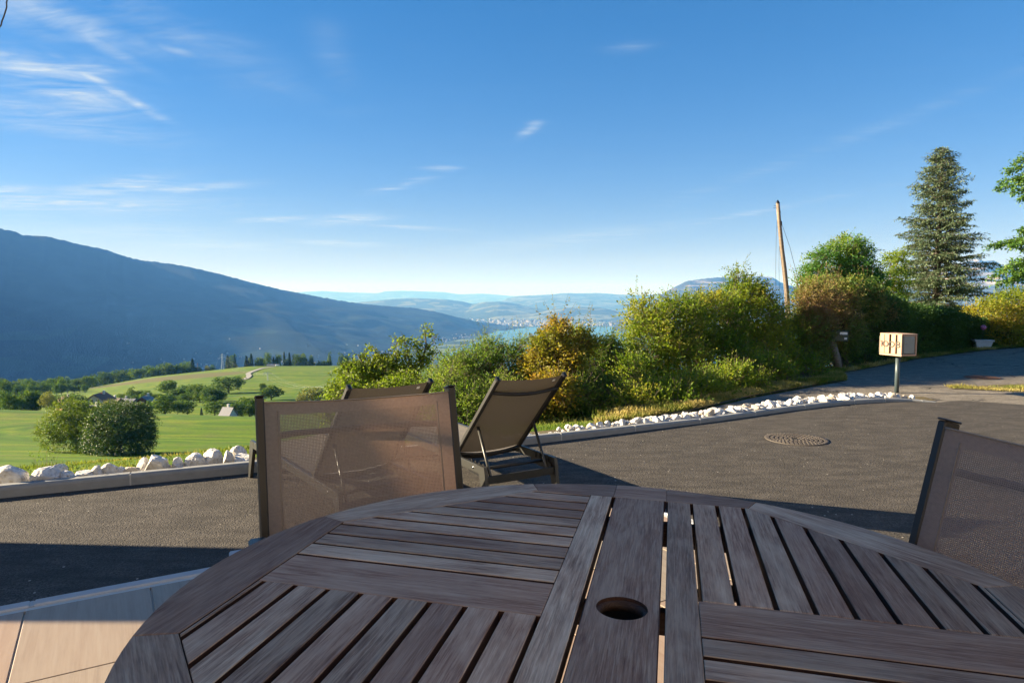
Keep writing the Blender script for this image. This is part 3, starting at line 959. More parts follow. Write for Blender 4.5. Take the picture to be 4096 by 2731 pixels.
# ---------------------------------------------------------------- sling armchairs
def make_chair(label, loc, rz):
    t = empty('armchair', loc, rz)
    tag(t, label, 'chair', 'sling armchairs at the garden table')
    W = .56; hw = W / 2
    yb = lambda z: -.005 + (z - .40) * .434        # reclined back line
    yb = lambda z: .24 - (.965 - z) * .25
    for sg in (-1, 1):
        x = sg * (hw - .011)
        mb = MB(); mb.bar((x, yb(.965), .965), (x, yb(.12), .12), .022, .042, (0, 1, 0), .003)
        mb.build('back_post', M['metal'], t)
        mb = MB(); mb.box((x + sg * .0005, yb(.965) + .001, .968), (.024, .046, .005), Matrix.Rotation(-.24, 3, 'X'), .002); mb.build('post_cap', M['plastic'], t)
        mb = MB(); mb.bar((x - sg * .026, -.36, .43), (x - sg * .026, .10, .415), .020, .035, (0, 0, 1), .003); mb.build('seat_rail', M['metal'], t)
        xl = x + sg * .020
        mb = MB(); mb.bar((xl, -.34, .60), (xl, .27, 0.006), .018, .036, (0, 0, 1), .003); mb.build('leg', M['metal_grey'], t)
        mb = MB(); mb.bar((x - sg * .0, .03, .16), (x, -.34, .006), .018, .036, (0, 0, 1), .003); mb.build('leg', M['metal_grey'], t)
        mb = MB(); mb.box((xl, -.13, .625), (.045, .44, .022), None, .006); mb.build('armrest', M['plastic'], t)
    for z in (.86, .47):
        mb = MB(); mb.tube([(-hw + .02, yb(z) + .022, z), (-hw * .5, yb(z) + .045, z), (0, yb(z) + .052, z), (hw * .5, yb(z) + .045, z), (hw - .02, yb(z) + .022, z)], .009, 8); mb.build('back_crossbar', M['metal'], t)
    nx, nz = 27, 17
    xs_ = [-hw + .022 + (W - .044) * i / (nx - 1) for i in range(nx)]
    zs_ = [.43 + (.955 - .43) * j / (nz - 1) for j in range(nz)]
    P = []; U = []; V = []
    for j, z in enumerate(zs_):
        row = []; u_ = []; v_ = []
        for x in xs_:
            e = 1 - (x / (hw - .022)) ** 2
            top = (z - .43) / .525
            row.append((x, yb(z) - .018 + .040 * e, z - .012 * e * top * top))
            u_.append(x + 1); v_.append(z)
        P.append(row); U.append(u_); V.append(v_)
    dn = []
    for j in range(nz - 1):
        r_ = []
        for i in range(nx - 1):
            x = (xs_[i] + xs_[i + 1]) / 2; z = (zs_[j] + zs_[j + 1]) / 2
            r_.append(1 if (hw - .022 - abs(x)) < .032 or z > .92 else 0)
        dn.append(r_)
    fabric('back_sling', P, U, V, dn, M['chair_fabric'], t)
    # welded seam line at the sleeves and the top hem
    mb = MB()
    for sg in (-1, 1):
        mb.tube([(sg * (hw - .056), yb(z) - .0185 + .040 * (1 - ((hw - .056) / (hw - .022)) ** 2), z) for z in (.43, .6, .78, .93)], .0012, 5)
    mb.tube([(x, yb(.955) - .0195 + .040 * (1 - (x / (hw - .022)) ** 2), .956 - .012 * (1 - (x / (hw - .022)) ** 2)) for x in xs_], .0022, 6)
    mb.build('hem', M['label_thread'], t)
    ys_ = [-.37 + .47 * j / 10 for j in range(11)]
    P = [[(x, y, .428 - .03 * (1 - (x / hw) ** 2) - (y + .37) * .03) for x in xs_] for y in ys_]
    fabric('seat_sling', P, [[x + 1 for x in xs_] for y in ys_], [[y + 1 for x in xs_] for y in ys_], [[0] * (nx - 1) for _ in range(10)], M['chair_fabric'], t)
    return t
M['label_thread'] = mat_simple('sling_hem', (.20, .17, .14), .8, .2, 200)
make_chair('brown sling armchair seen from the front, with an orange sunlit patch on its backrest', (-.338, 1.72, TZ), R(23.6))
make_chair('grey shaded sling armchair cut off by the frame, beside the right rim of the table', (.785, 1.165, TZ), R(-76.4))

# ---------------------------------------------------------------- sun loungers
def make_lounger(label, loc, rz, b):
    t = empty('sun_lounger', loc, rz)
    tag(t, label, 'sun lounger', 'sun loungers on the asphalt')
    W = .62; L = 1.91; zr = .33; a = .50; BL = .90
    i_ = .034
    for sg, x in ((-1, .0125), (1, W - .0125)):
        mb = MB(); mb.box((x, L / 2, zr - .03), (.025, L, .06), None, .003); mb.build('side_rail', M['metal_grey'], t)
        for yy, dy in ((.0, -.055), (L, .085)):
            # splayed leg cut from plate, broad at the rail
            s2 = 1 if yy == 0 else -1
            poly = [(0, 0), (s2 * .10, 0), (s2 * .06, -.10), (dy + s2 * .05, -zr + .006), (dy, -zr + .006), (dy * .25, -.05)]
            if s2 < 0: poly = poly[::-1]
            vs = [(x + q, yy + p[0], zr + p[1] - .0005) for q in (-.0135, .0135) for p in poly]
            n = len(poly); fs = [list(range(n)), [n + k for k in range(n)][::-1]] + [[k, n + k, n + (k + 1) % n, (k + 1) % n] for k in range(n)]
            mb = MB(); mb.add(vs, fs); lg = mb.build('leg', M['metal_grey'], t)
            mb = MB(); mb.box((x, yy + dy + s2 * .025, .006), (.031, .054, .012), None, .003); mb.build('foot', M['plastic'], t)
        mb = MB(); mb.lathe([(0, .004), (.008, .004), (.008, 0), (.011, -.001)], 12)
        o = mb.build('bolt', M['bolt'], t, (x + sg * .013, .16, zr - .03), (0, sg * math.pi / 2, 0))
        # ratchet plate on the inside of the rail
        xr = x - sg * .024
        mb = MB()
        pts = [(.02, -.10), (.30, -.09), (.30, -.05)]
        for k in range(4):
            y0 = .27 - k * .06
            pts += [(y0, -.035), (y0 - .012, .012), (y0 - .03, .0), (y0 - .035, -.04)]
        pts += [(.02, -.05)]
        vs = [(xr + q, p[0], zr + p[1]) for q in (-.002, .002) for p in pts]
        n = len(pts); fs = [list(range(n)), [n + k for k in range(n)][::-1]] + [[k, n + k, n + (k + 1) % n, (k + 1) % n] for k in range(n)]
        mb.add(vs, fs); mb.build('ratchet', M['plastic'], t)
    mb = MB(); mb.box((W / 2, .005, .235), (W - .05, .018, .055), None, .002); mb.build('stretcher', M['metal_grey'], t)
    mb = MB(); mb.box((W / 2, L - .005, .235), (W - .05, .018, .055), None, .002); mb.build('stretcher', M['metal_grey'], t)
    mb = MB(); mb.tube([(.025, .11, .292), (W - .025, .11, .292)], .0125, 10); mb.build('crossbar', M['metal'], t)
    mb = MB(); mb.tube([(.025, .56, .285), (W / 2, .56, .262), (W - .025, .56, .285)], .0125, 10); mb.build('crossbar', M['metal'], t)
    mb = MB(); mb.tube([(.025, 1.45, .285), (W / 2, 1.45, .262), (W - .025, 1.45, .285)], .0125, 10); mb.build('crossbar', M['metal'], t)
    # backrest frame
    d = Vector((0, -math.cos(b), math.sin(b))); nrm = Vector((0, math.sin(b), math.cos(b)))
    h0 = Vector((0, a, zr - .005))
    for x in (i_, W - i_):
        A = Vector((x, h0.y, h0.z)); B = A + d * BL
        mb = MB(); mb.bar(A, B, .030, .040, nrm, .008); mb.build('backrest_rail', M['metal'], t)
        mb = MB(); mb.bar(B, B + d * .014, .033, .044, nrm, .008); mb.build('end_cap', M['plastic'], t)
    def brow(s_, sag, r_, name):
        mb = MB(); pts = []
        for k in range(9):
            x = i_ + (W - 2 * i_) * k / 8; e = 1 - ((k - 4) / 4) ** 2
            p = Vector((x, h0.y, h0.z)) + d * s_ - nrm * (.010 + sag * e)
            pts.append(p)
        mb.tube(pts, r_, 8); mb.build(name, M['metal'], t)
    brow(BL - .13, .035, .0125, 'backrest_crossbar')
    brow(.02, .035, .0125, 'backrest_crossbar')
    # strut frame: two struts and a low tube that joins them
    pts = []
    top = lambda x: Vector((x, h0.y, h0.z)) + d * (BL * .42) - nrm * .02
    x0, x1 = .072, W - .072
    bl = Vector((x0, .035, .205)); br_ = Vector((x1, .035, .205))
    mb = MB(); mb.tube([top(x0), bl + Vector((0, .0, .05)), bl + Vector((.012, 0, .012)), bl + Vector((.05, 0, 0)), br_ + Vector((-.05, 0, 0)), br_ + Vector((-.012, 0, .012)), br_ + Vector((0, 0, .05)), top(x1)], .0115, 8)
    mb.build('strut_frame', M['metal_grey'], t)
    # slings
    nx = 15
    xs_ = [i_ + .012 + (W - 2 * i_ - .024) * k / (nx - 1) for k in range(nx)]
    ss = [.012 + (BL - .02) * k / 12 for k in range(13)]
    P = [[tuple(Vector((x, h0.y, h0.z)) + d * s_ + nrm * (.006 - .020 * (1 - ((x - W / 2) / (W / 2 - .046)) ** 2))) for x in xs_] for s_ in ss]
    fabric('backrest_sling', P, [[x for x in xs_] for s_ in ss], [[s_ for x in xs_] for s_ in ss], [[0] * (nx - 1) for _ in range(12)], M['lounger_fabric'], t)
    xs2_ = [.024 + (W - .048) * k / (nx - 1) for k in range(nx)]
    yy = [a + (L - .03 - a) * k / 16 for k in range(17)]
    P = [[(x, y, zr - .012 - .022 * (1 - ((x - W / 2) / (W / 2 - .024)) ** 2)) for x in xs2_] for y in yy]
    fabric('seat_sling', P, [[x for x in xs2_] for y in yy], [[y for x in xs2_] for y in yy], [[0] * (nx - 1) for _ in range(16)], M['lounger_fabric'], t)
    p = Vector((W - .115, h0.y, h0.z)) + d * (BL - .045) - nrm * .014
    mb = MB(); mb.bar(p, p + d * .022, .020, .0012, nrm); mb.build('care_tag', M['label_white'], t)
    return t
make_lounger('dark framed lounger with taupe sling standing clear, its raised back by the ochre shrub', (-.197, 4.729, 0), R(31), R(45))
make_lounger('dark framed lounger mostly hidden behind the armchair, only its top edge showing over it', (-1.063, 4.115, 0), R(36.0), R(47.0))

# ---------------------------------------------------------------- letterbox 1008
M['larch'] = mat_wood('pale_larch', (.30, .19, .115), (.44, .30, .20), (.50, .37, .26), grain=.5, var=.2, greyed=.3, lines=.3)
M['box_grey'] = mat_simple('box_enamel', (.25, .25, .21), .55, .06, 20)
M['post_paint'] = mat_simple('slate_post_paint', (.055, .078, .085), .4, .2, 14)
M['digit'] = mat_simple('digit_dark', (.035, .032, .030), .5, .1, 30)
lb = empty('letterbox', (6.12, 10.84, -.006), R(17.5))
tag(lb, 'pale wooden letterbox with the number 1008 on a slate grey post', 'letterbox')
zb0, zb1 = .60, .945
mb = MB(); mb.tube([(0, 0, 0), (0, 0, .615)], .033, 16); mb.build('post', M['post_paint'], lb)
WY, DX = .42, .29
mb = MB(); mb.box((0, 0, (zb0 + zb1) / 2 + .008), (DX - .05, WY - .03, zb1 - zb0 - .05), None, .003); mb.build('body', M['box_grey'], lb)
mb = MB(); mb.box((0, 0, zb1 - .008), (DX + .02, WY, .014), None, .002); mb.build('lid_board', M['larch'], lb)
mb = MB(); mb.box((0, 0, zb0 + .014), (DX, WY, .026), None, .002); mb.build('base_board', M['larch'], lb)
for yy in (WY / 2 - .006, -WY / 2 + .006):
    pass
for x, y in ((DX / 2 - .012, -WY / 2 + .008), (DX / 2 - .012, WY / 2 - .008)):
    mb = MB(); mb.box((0, 0, 0), (zb1 - zb0 - .042, .022, .022), None, .002); mb.build('corner_batten', M['larch'], lb, (x, y, (zb0 + zb1) / 2 + .006), (0, math.pi / 2, 0))
mb = MB(); mb.box((0, 0, 0), (DX - .046, .02, .018), None, .002); mb.build('rail', M['larch'], lb, (0, -WY / 2 + .009, zb1 - .0245))
ysl = [.205, .112, -.012, -.127]   # left edge of each slat as seen
wsl = [.082, .082, .080, .080]
for y0, w_ in zip(ysl, wsl):
    mb = MB(); mb.box((0, 0, 0), (zb1 - zb0 - .046, w_, .018), None, .0018)
    mb.build('slat', M['larch'], lb, (-DX / 2 - .004, y0 - w_ / 2, (zb0 + zb1) / 2 + .008), (0, math.pi / 2, 0))
mb = MB(); mb.box((0, 0, 0), (WY + .002, .022, .030), None, .002); mb.build('front_board', M['larch'], lb, (-DX / 2 - .002, 0, zb0 + .012), (0, 0, math.pi / 2))
mb = MB(); mb.box((.0, -WY / 2 + .0085, (zb0 + zb1) / 2 + .002), (DX - .075, .009, zb1 - zb0 - .075), None, .003); dr = mb.build('door', M['box_grey'], lb)
mb = MB(); mb.lathe([(0, .006), (.009, .005), (.010, 0)], 14); mb.build('lock', M['bolt'], dr, (-DX / 2 + .065, -WY / 2 + .003, zb1 - .135), (math.pi / 2, 0, 0))
mb = MB(); mb.box((-.03, WY / 2 + .012, (zb0 + zb1) / 2 - .01), (.24, .008, .27), None, .002); mb.build('rear_flap', M['box_grey'], lb)
for z in (zb0 + .06, zb1 - .06):
    mb = MB(); mb.tube([(-.13, WY / 2 + .022, z - .008), (-.13, WY / 2 + .022, z + .008)], .007, 8); mb.build('hinge', M['bolt'], lb)
# digits: local frame of the slatted face: to the right of a viewer is -y
def digit_ring(yc, zc, ry, rz_, w):
    mb = MB(); n = 28; xo, xi = -DX / 2 - .021, -DX / 2 - .0135
    vs = []
    for r1, r2 in ((ry, rz_), (ry - w, rz_ - w)):
        for x in (xo, xi):
            for i in range(n):
                a = 2 * math.pi * i / n; vs.append((x, yc + r1 * math.cos(a), zc + r2 * math.sin(a)))
    fs = []
    for i in range(n):
        j = (i + 1) % n
        fs += [[i, j, 2 * n + j, 2 * n + i], [n + i, 3 * n + i, 3 * n + j, n + j], [i, n + i, n + j, j], [2 * n + i, 2 * n + j, 3 * n + j, 3 * n + i]]
    return vs, fs
zc = (zb0 + zb1) / 2 + .005; hh = .048; SW = .0150
mb = MB(); mb.box((-DX / 2 - .017, .165, zc), (.0075, SW, 2 * hh)); mb.box((-DX / 2 - .0172, .178, zc + hh - .007), (.0075, .028, .0115)); mb.build('digit_one', M['digit'], lb)
for yc in (.093, -.025):
    mb = MB(); mb.add(*digit_ring(yc, zc, .056, hh, SW)); mb.build('digit_zero', M['digit'], lb)
mb = MB(); mb.add(*digit_ring(-.143, zc + .0225, .038, .0265, SW)); mb.add(*digit_ring(-.143, zc - .0215, .044, .0275, SW)); mb.build('digit_eight', M['digit'], lb)

# ---------------------------------------------------------------- manhole covers
M['iron'] = mat_simple('cast_iron', (.085, .070, .056), .7, .35, 40, .4, .2)
M['rust'] = mat_simple('rusty_iron', (.145, .075, .050), .85, .3, 30, .5)
def manhole(label, c, r, mat, rz, pattern):
    t = empty('manhole_cover', (c[0], c[1], .0), rz); tag(t, label, 'manhole cover')
    mb = MB(); mb.lathe([(r, .0015), (r, .007), (r - .022, .007), (r - .024, .0015)], 48); mb.build('rim', M[mat], t)
    mb = MB(); mb.lathe([(0, .0018), (r - .03, .0018)], 48); mb.build('plate', M['black_pit'] if pattern else M[mat], t)
    mb = MB()
    if pattern:
        for k, rr_ in enumerate([r * .9 - .045 * i for i in range(6)]):
            if rr_ < .03: break
            n = max(6, int(2 * math.pi * rr_ / .042))
            for i in range(n):
                a = 2 * math.pi * (i + .5 * (k % 2)) / n
                if abs(math.sin(a * 1.0)) < .06: pass
                mb.box((rr_ * math.cos(a), rr_ * math.sin(a), .0055), (.030, .031, .0075), Matrix.Rotation(a, 3, 'Z'), .002)
    else:
        for i in range(-9, 10):
            for j in range(-9, 10):
                x, y = i * r / 10 + (j % 2) * r / 20, j * r / 10
                if x * x + y * y < (r - .04) ** 2: mb.box((x, y, .005), (r * .06, r * .06, .005))
    mb.build('tread_blocks', M[mat], t)
M['black_pit'] = mat_simple('dark_recess', (.012, .011, .010), .95, .2, 30)
manhole('round cast iron manhole cover with openings, set in the dark new asphalt', (3.04, 7.25), .32, 'iron', .4, True)
manhole('flat rusty brown manhole cover in the pale old road near the grass', (8.84, 12.83), .30, 'rust', 0.0, False)

# ---------------------------------------------------------------- green letterbox on a wooden post
gp = empty('green_letterbox', (6.80, 14.3, 0), R(-20))
tag(gp, 'dark green letterbox on a leaning grey wooden post in the hedge shade', 'letterbox')
M['green_enamel'] = mat_simple('green_enamel', (.012, .045, .035), .4, .1, 20)
M['old_wood'] = mat_wood('old_grey_post', (.10, .08, .06), (.19, .16, .125), (.28, .25, .20), grain=.5, var=.2)
mb = MB(); mb.tube([(0, 0, 0), (.03, 0, -.001 + .3), (.09, .0, .62)], [.085, .08, .07], 10); 
mb = MB(); mb.tube([(.04, 0, 0), (-.02, 0, .3), (-.10, 0, .60)], [.075, .07, .065], 10); mb.build('post', M['old_wood'], gp)
mb = MB(); mb.box((.04, 0, .70), (.30, .24, .22), None, .01); bx_ = mb.build('box', M['green_enamel'], gp)
mb = MB(); mb.box((.10, -.123, .755), (.14, .004, .05)); mb.build('name_plate', M['label_white'], gp)
mb = MB(); mb.box((.14, -.123, .65), (.05, .004, .04)); mb.build('name_plate', M['label_white'], gp)

# ---------------------------------------------------------------- planter with a pink ball
pl = empty('planter', (13.75, 20.0, .0), R(-15)); tag(pl, 'white flared planter trough with a pink ball on a stick by the far hedge', 'planter')
M['planter_white'] = mat_simple('planter_white', (.55, .57, .58), .6, .12, 12)
M['pink'] = mat_simple('pink_ball', (.42, .12, .24), .4, .4, 14)
def frustum(mb, w0, d0, w1, d1, z0, z1):
    vs = [(sx * w0 / 2, sy * d0 / 2, z0) for sx, sy in ((-1, -1), (1, -1), (1, 1), (-1, 1))] + [(sx * w1 / 2, sy * d1 / 2, z1) for sx, sy in ((-1, -1), (1, -1), (1, 1), (-1, 1))]
    mb.add(vs, [[3, 2, 1, 0], [4, 5, 6, 7]] + [[i, (i + 1) % 4, 4 + (i + 1) % 4, 4 + i] for i in range(4)])
mb = MB(); frustum(mb, .34, .22, .44, .28, 0, .21); mb.build('trough', M['planter_white'], pl)
mb = MB(); frustum(mb, .49, .32, .51, .34, .205, .25); mb.build('rim', M['planter_white'], pl)
mb = MB(); mb.tube([(0, 0, .24), (.005, 0, .56)], .006, 6); mb.build('stick', M['metal_grey'], pl)
mb = MB(); vs, fs = ICO3; mb.add([v * .075 + Vector((.005, 0, .61)) for v in vs], fs, True); mb.build('ball', M['pink'], pl)

# ---------------------------------------------------------------- telephone pole
pole = empty('telephone_pole', (6.1, 15.4, -.3)); tag(pole, 'leaning bare wooden telephone pole with a black pointed cap rising from the hedge', 'pole')
D = 15.4
def wp(sx, sy, Y):
    """world point at depth Y for a photograph pixel (4096 wide)"""
    c, s_ = math.cos(PITCH), math.sin(PITCH)
    X = (sx - 2048) / FPX; Z = -(sy - 1365.5) / FPX
    r_ = Vector((X, c + s_ * Z, -s_ + c * Z))
    return r_ * (Y / r_.y) + Vector((0, 0, EYE))
def lp(sx, sy, Y, o): return wp(sx, sy, Y) - Vector(o)
O = (6.1, 15.4, -.3)
pts = [lp(3111, 812, D, O), lp(3118, 900, D, O), lp(3128, 1000, D, O), lp(3138, 1080, D, O), lp(3147, 1170, D, O), lp(3152, 1260, D, O), lp(3160, 1420, D, O), lp(3166, 1520, D, O)]
M['pole_wood'] = mat_wood('pole_wood', (.12, .085, .055), (.22, .17, .12), (.30, .25, .19), grain=.6, var=.1)
mb = MB(); mb.tube([pts[0], pts[1], pts[2], pts[3], pts[4], pts[5], pts[6], pts[7]], [.040, .042, .047, .051, .053, .055, .057, .058], 12); mb.build('shaft', M['pole_wood'], pole)
tp = pts[0]
mb = MB(); mb.lathe([(.046, -.01), (.044, .005), (0, .075)], 12, tp); mb.build('cap', M['plastic'], pole)
mb = MB(); mb.bar(tp + Vector((.03, 0, -.10)), tp + Vector((.055, 0, -.22)), .03, .03, (0, 1, 0), .003); mb.build('bracket', M['plastic'], pole)
mb = MB(); mb.bar(tp + Vector((-.09, -.0, -.07)), tp + Vector((-.02, 0, -.055)), .008, .008, (0, 1, 0)); mb.build('hook', M['metal'], pole)
mb = MB(); mb.bar(tp + Vector((-.10, -.0, -.115)), tp + Vector((-.02, 0, -.10)), .008, .008, (0, 1, 0)); mb.build('hook', M['metal'], pole)
mb = MB(); mb.tube([tp + Vector((.05, 0, -.18)), tp + Vector((.075, 0, -.35)), tp + Vector((.09, 0, -.43))], .005, 6)
mb.tube([tp + Vector((.095, 0, -.40)), tp + Vector((.100, 0, -.46)), tp + Vector((.085, 0, -.56)), tp + Vector((.095, 0, -.52))], .011, 6); mb.build('clamp', M['plastic'], pole)
mb = MB(); mb.tube([tp + Vector((.10, 0, -.45)), lp(3160, 990, D, O), lp(3175, 1050, D, O), lp(3200, 1140, D, O)], .0042, 5); mb.build('cable', M['plastic'], pole)
mb = MB(); mb.tube([lp(3108, 880, D, O), lp(3105, 950, D, O), lp(3103, 1060, D, O), lp(3104, 1240, D, O)], .0035, 5); mb.build('cable', M['plastic'], pole)
mb = MB(); mb.tube([lp(3117, 985, D, O), lp(3116, 1060, D, O), lp(3118, 1240, D, O)], .0035, 5); mb.build('cable', M['plastic'], pole)
mb = MB(); mb.tube([lp(3155, 1240, D - .25, O), lp(3158, 1280, D - .25, O), lp(3160, 1440, D - .2, O)], [.02, .026, .03], 8); mb.build('stake', M['old_wood'], pole)
# dangling cord in the upper left corner (hangs from the roof)
cd = MB(); cd.tube([wp(60, -250, 1.6), wp(33, -20, 1.6), wp(26, 12, 1.6), wp(27, 30, 1.6), wp(16, 65, 1.6), wp(7, 88, 1.6), wp(5, 100, 1.6), wp(-6, 116, 1.6), wp(-30, 150, 1.6)], .0016, 6)
tag(cd.build('hanging_cord', M['metal_grey']), 'thin dark loose cord dangling into the upper left corner of the sky', 'cord')
# ---------------------------------------------------------------- foliage tools
def leaf_cloud(name, C, D, N, L, W, tone, mat, parent=None, fold=.18):
    """one mesh of folded leaves; C base points, D directions, N normals (all n x 3)"""
    C = np.asarray(C, float); n = len(C)
    D = D / (np.linalg.norm(D, axis=1, keepdims=True) + 1e-9)
    S = np.cross(N, D); S /= (np.linalg.norm(S, axis=1, keepdims=True) + 1e-9)
    N2 = np.cross(D, S)
    L = np.broadcast_to(np.asarray(L, float), (n,))[:, None]; W = np.broadcast_to(np.asarray(W, float), (n,))[:, None]
    v = np.empty((n, 4, 3))
    v[:, 0] = C
    v[:, 1] = C + D * L * .48 + S * W * .5 + N2 * W * fold
    v[:, 2] = C + D * L - N2 * L * .08
    v[:, 3] = C + D * L * .48 - S * W * .5 + N2 * W * fold
    m = bpy.data.meshes.new(name)
    m.vertices.add(n * 4); m.vertices.foreach_set('co', v.reshape(-1))
    base = (np.arange(n) * 4)[:, None]
    tri = np.concatenate([base + np.array([0, 1, 2]), base + np.array([0, 2, 3])], 1).reshape(-1)
    m.loops.add(n * 6); m.loops.foreach_set('vertex_index', tri.astype(np.int32))
    m.polygons.add(n * 2)
    m.polygons.foreach_set('loop_start', (np.arange(n * 2) * 3).astype(np.int32))
    m.polygons.foreach_set('loop_total', np.full(n * 2, 3, np.int32))
    m.materials.append(mat)
    at = m.attributes.new('tone', 'FLOAT', 'FACE')
    at.data.foreach_set('value', np.repeat(np.clip(tone, 0, 1), 2).astype(np.float32))
    m.update(); m.validate()
    return obj(name, m, parent)

def rand_unit(n, r=rng):
    v = r.normal(size=(n, 3)); return v / np.linalg.norm(v, axis=1, keepdims=True)

def sprig_leaves(S, D, ln, k, leafL, leafW, tone, droop=.25, spread=.9, up=.8, jit=.35, drop=0.0):
    """S starts, D directions, ln lengths -> leaves set alternately along each sprig"""
    n = len(S)
    D = D / np.linalg.norm(D, axis=1, keepdims=True)
    side = np.cross(D, np.array([0, 0, 1.0]) + rng.normal(size=(n, 3)) * .3); side /= (np.linalg.norm(side, axis=1, keepdims=True) + 1e-9)
    C = []; DD = []; NN = []; TT = []; LL = []
    for i in range(k):
        t = (i + .6) / k
        P = S + D * (ln * t)[:, None] - np.array([0, 0, 1.0]) * (droop * ln * t * t)[:, None]
        sg = 1 if i % 2 else -1
        d = D * .55 + side * sg * spread + rng.normal(size=(n, 3)) * jit - np.array([0, 0, drop])
        if i == k - 1: d = D + rng.normal(size=(n, 3)) * .2 - np.array([0, 0, drop])
        nn = np.array([0, 0, up]) + rng.normal(size=(n, 3)) * .6 + D * .1
        C.append(P + rng.normal(size=(n, 3)) * leafL * .15); DD.append(d); NN.append(nn)
        TT.append(tone + rng.normal(size=n) * .13); LL.append(leafL * (1 - .25 * t) * rng.uniform(.7, 1.2, n))
    C = np.concatenate(C); DD = np.concatenate(DD); NN = np.concatenate(NN); TT = np.concatenate(TT); LL = np.concatenate(LL)
    return C, DD, NN, LL, LL * leafW / leafL, TT

def lobes_px(spec):
    """(photo x, photo y, depth, half width px, half height px, half depth m) -> ellipsoids in metres"""
    out = []
    for sx, sy, Y, rx, rz, ry in spec:
        c = wp(sx, sy, Y); k = Y / FPX
        out.append((np.array(c), np.array([rx * k, ry, rz * k])))
    return out

def lobe_points(lobes, n, shell=(.5, 1.0), fill=0.12):
    w = np.array([r[0] * r[2] + r[0] * r[1] + r[1] * r[2] for _, r in lobes]); w = w / w.sum()
    idx = rng.choice(len(lobes), n, p=w)
    U = rand_unit(n)
    rad = rng.uniform(shell[0], shell[1], n) ** .7
    c = np.array([l[0] for l in lobes])[idx]; r = np.array([l[1] for l in lobes])[idx]
    P = c + U * r * rad[:, None]
    keep = np.ones(n, bool)
    for j, (cc, rr_) in enumerate(lobes):     # drop points deep inside another lobe
        q = np.linalg.norm((P - cc) / rr_, axis=1)
        keep &= ~((q < .45) & (idx != j))
    return P[keep], (U / r * r.mean(1, keepdims=True))[keep], idx[keep]

def patchy(P, scale, amp=1.0, seed=0.0):
    return np.array([noise.noise(Vector((p[0] * scale + seed, p[1] * scale, p[2] * scale))) for p in P]) * amp

def thin_sticks(name, A, B, r, mat, parent, mid=None):
    """many three sided twigs in one mesh"""
    n = len(A)
    A = np.asarray(A, float); B = np.asarray(B, float)
    d = B - A; d /= (np.linalg.norm(d, axis=1, keepdims=True) + 1e-9)
    u = np.cross(d, rng.normal(size=(n, 3))); u /= (np.linalg.norm(u, axis=1, keepdims=True) + 1e-9)
    w = np.cross(d, u)
    r = np.broadcast_to(np.asarray(r, float), (n,))[:, None]
    v = np.empty((n, 6, 3))
    for k in range(3):
        a = 2 * math.pi * k / 3
        o = (u * math.cos(a) + w * math.sin(a)) * r
        v[:, k] = A + o; v[:, 3 + k] = B + o * .45
    m = bpy.data.meshes.new(name)
    m.vertices.add(n * 6); m.vertices.foreach_set('co', v.reshape(-1))
    q = np.array([[0, 1, 4, 3], [1, 2, 5, 4], [2, 0, 3, 5]])
    f = (np.arange(n) * 6)[:, None, None] + q[None]
    m.loops.add(n * 12); m.loops.foreach_set('vertex_index', f.reshape(-1).astype(np.int32))
    m.polygons.add(n * 3); m.polygons.foreach_set('loop_start', (np.arange(n * 3) * 4).astype(np.int32))
    m.polygons.foreach_set('loop_total', np.full(n * 3, 4, np.int32))
    m.materials.append(mat); m.update(); m.validate()
    return obj(name, m, parent)

M['bark'] = mat_simple('bark', (.105, .085, .065), .9, .4, 12, .6)
M['twig'] = mat_simple('twig', (.14, .105, .075), .85, .35, 30)
M['red_twig'] = mat_simple('red_twig', (.15, .070, .050), .8, .35, 30)
M['maple'] = mat_leaf('maple_leaves', [(0.096, 0.163, 0.014), (0.163, 0.240, 0.022), (0.240, 0.307, 0.032), (0.365, 0.384, 0.061)], .55)
M['willow'] = mat_leaf('shrub_leaves', [(.070, .15, .022), (.13, .22, .030), (.22, .31, .04), (.36, .38, .07)], .55)
M['ochre'] = mat_leaf('ochre_leaves', [(.11, .16, .016), (.22, .24, .022), (.33, .27, .03), (.38, .20, .035)], .55)
M['hornbeam'] = mat_leaf('hornbeam_leaves', [(.07, .14, .014), (.15, .25, .020), (.28, .34, .030), (.42, .37, .05)], .55)
M['brown_hedge'] = mat_leaf('brown_hedge_leaves', [(.070, .13, .020), (.15, .19, .030), (.22, .165, .06), (.29, .17, .09)], .4)
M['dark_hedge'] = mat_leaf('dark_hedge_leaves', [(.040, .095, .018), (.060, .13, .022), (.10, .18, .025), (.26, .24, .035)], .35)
M['robinia'] = mat_leaf('robinia_leaves', [(.050, .15, .030), (.085, .21, .035), (.16, .27, .04), (.32, .32, .05)], .5)
M['sunny_hedge'] = mat_leaf('sunny_hedge_leaves', [(0.096, 0.163, 0.014), (0.182, 0.240, 0.019), (0.269, 0.278, 0.024), (0.403, 0.269, 0.037)], .55)
M['cedar'] = mat_leaf('cedar_needles', [(.045, .082, .046), (.082, .13, .066), (.13, .18, .09), (.19, .23, .12)], .12, .6, .3)
M['deodar'] = mat_leaf('soft_conifer_needles', [(0.032, 0.096, 0.022), (0.080, 0.184, 0.030), (0.144, 0.256, 0.042), (0.240, 0.304, 0.060)], .3, .6, .3)
M['grass'] = mat_leaf('grass_blades', [(0.080, 0.136, 0.018), (0.152, 0.200, 0.030), (0.304, 0.264, 0.084), (0.512, 0.416, 0.168)], .35, .7, .2)
M['tree_mid'] = mat_leaf('broadleaf_crowns', [(0.039, 0.091, 0.015), (0.070, 0.138, 0.019), (0.123, 0.194, 0.024), (0.194, 0.238, 0.039)], .32, .7, .15, big=.06)
M['tree_con'] = mat_leaf('conifer_crowns', [(0.016, 0.048, 0.014), (0.029, 0.067, 0.018), (0.048, 0.096, 0.024), (0.072, 0.120, 0.031)], .15, .75, .15, big=.05)
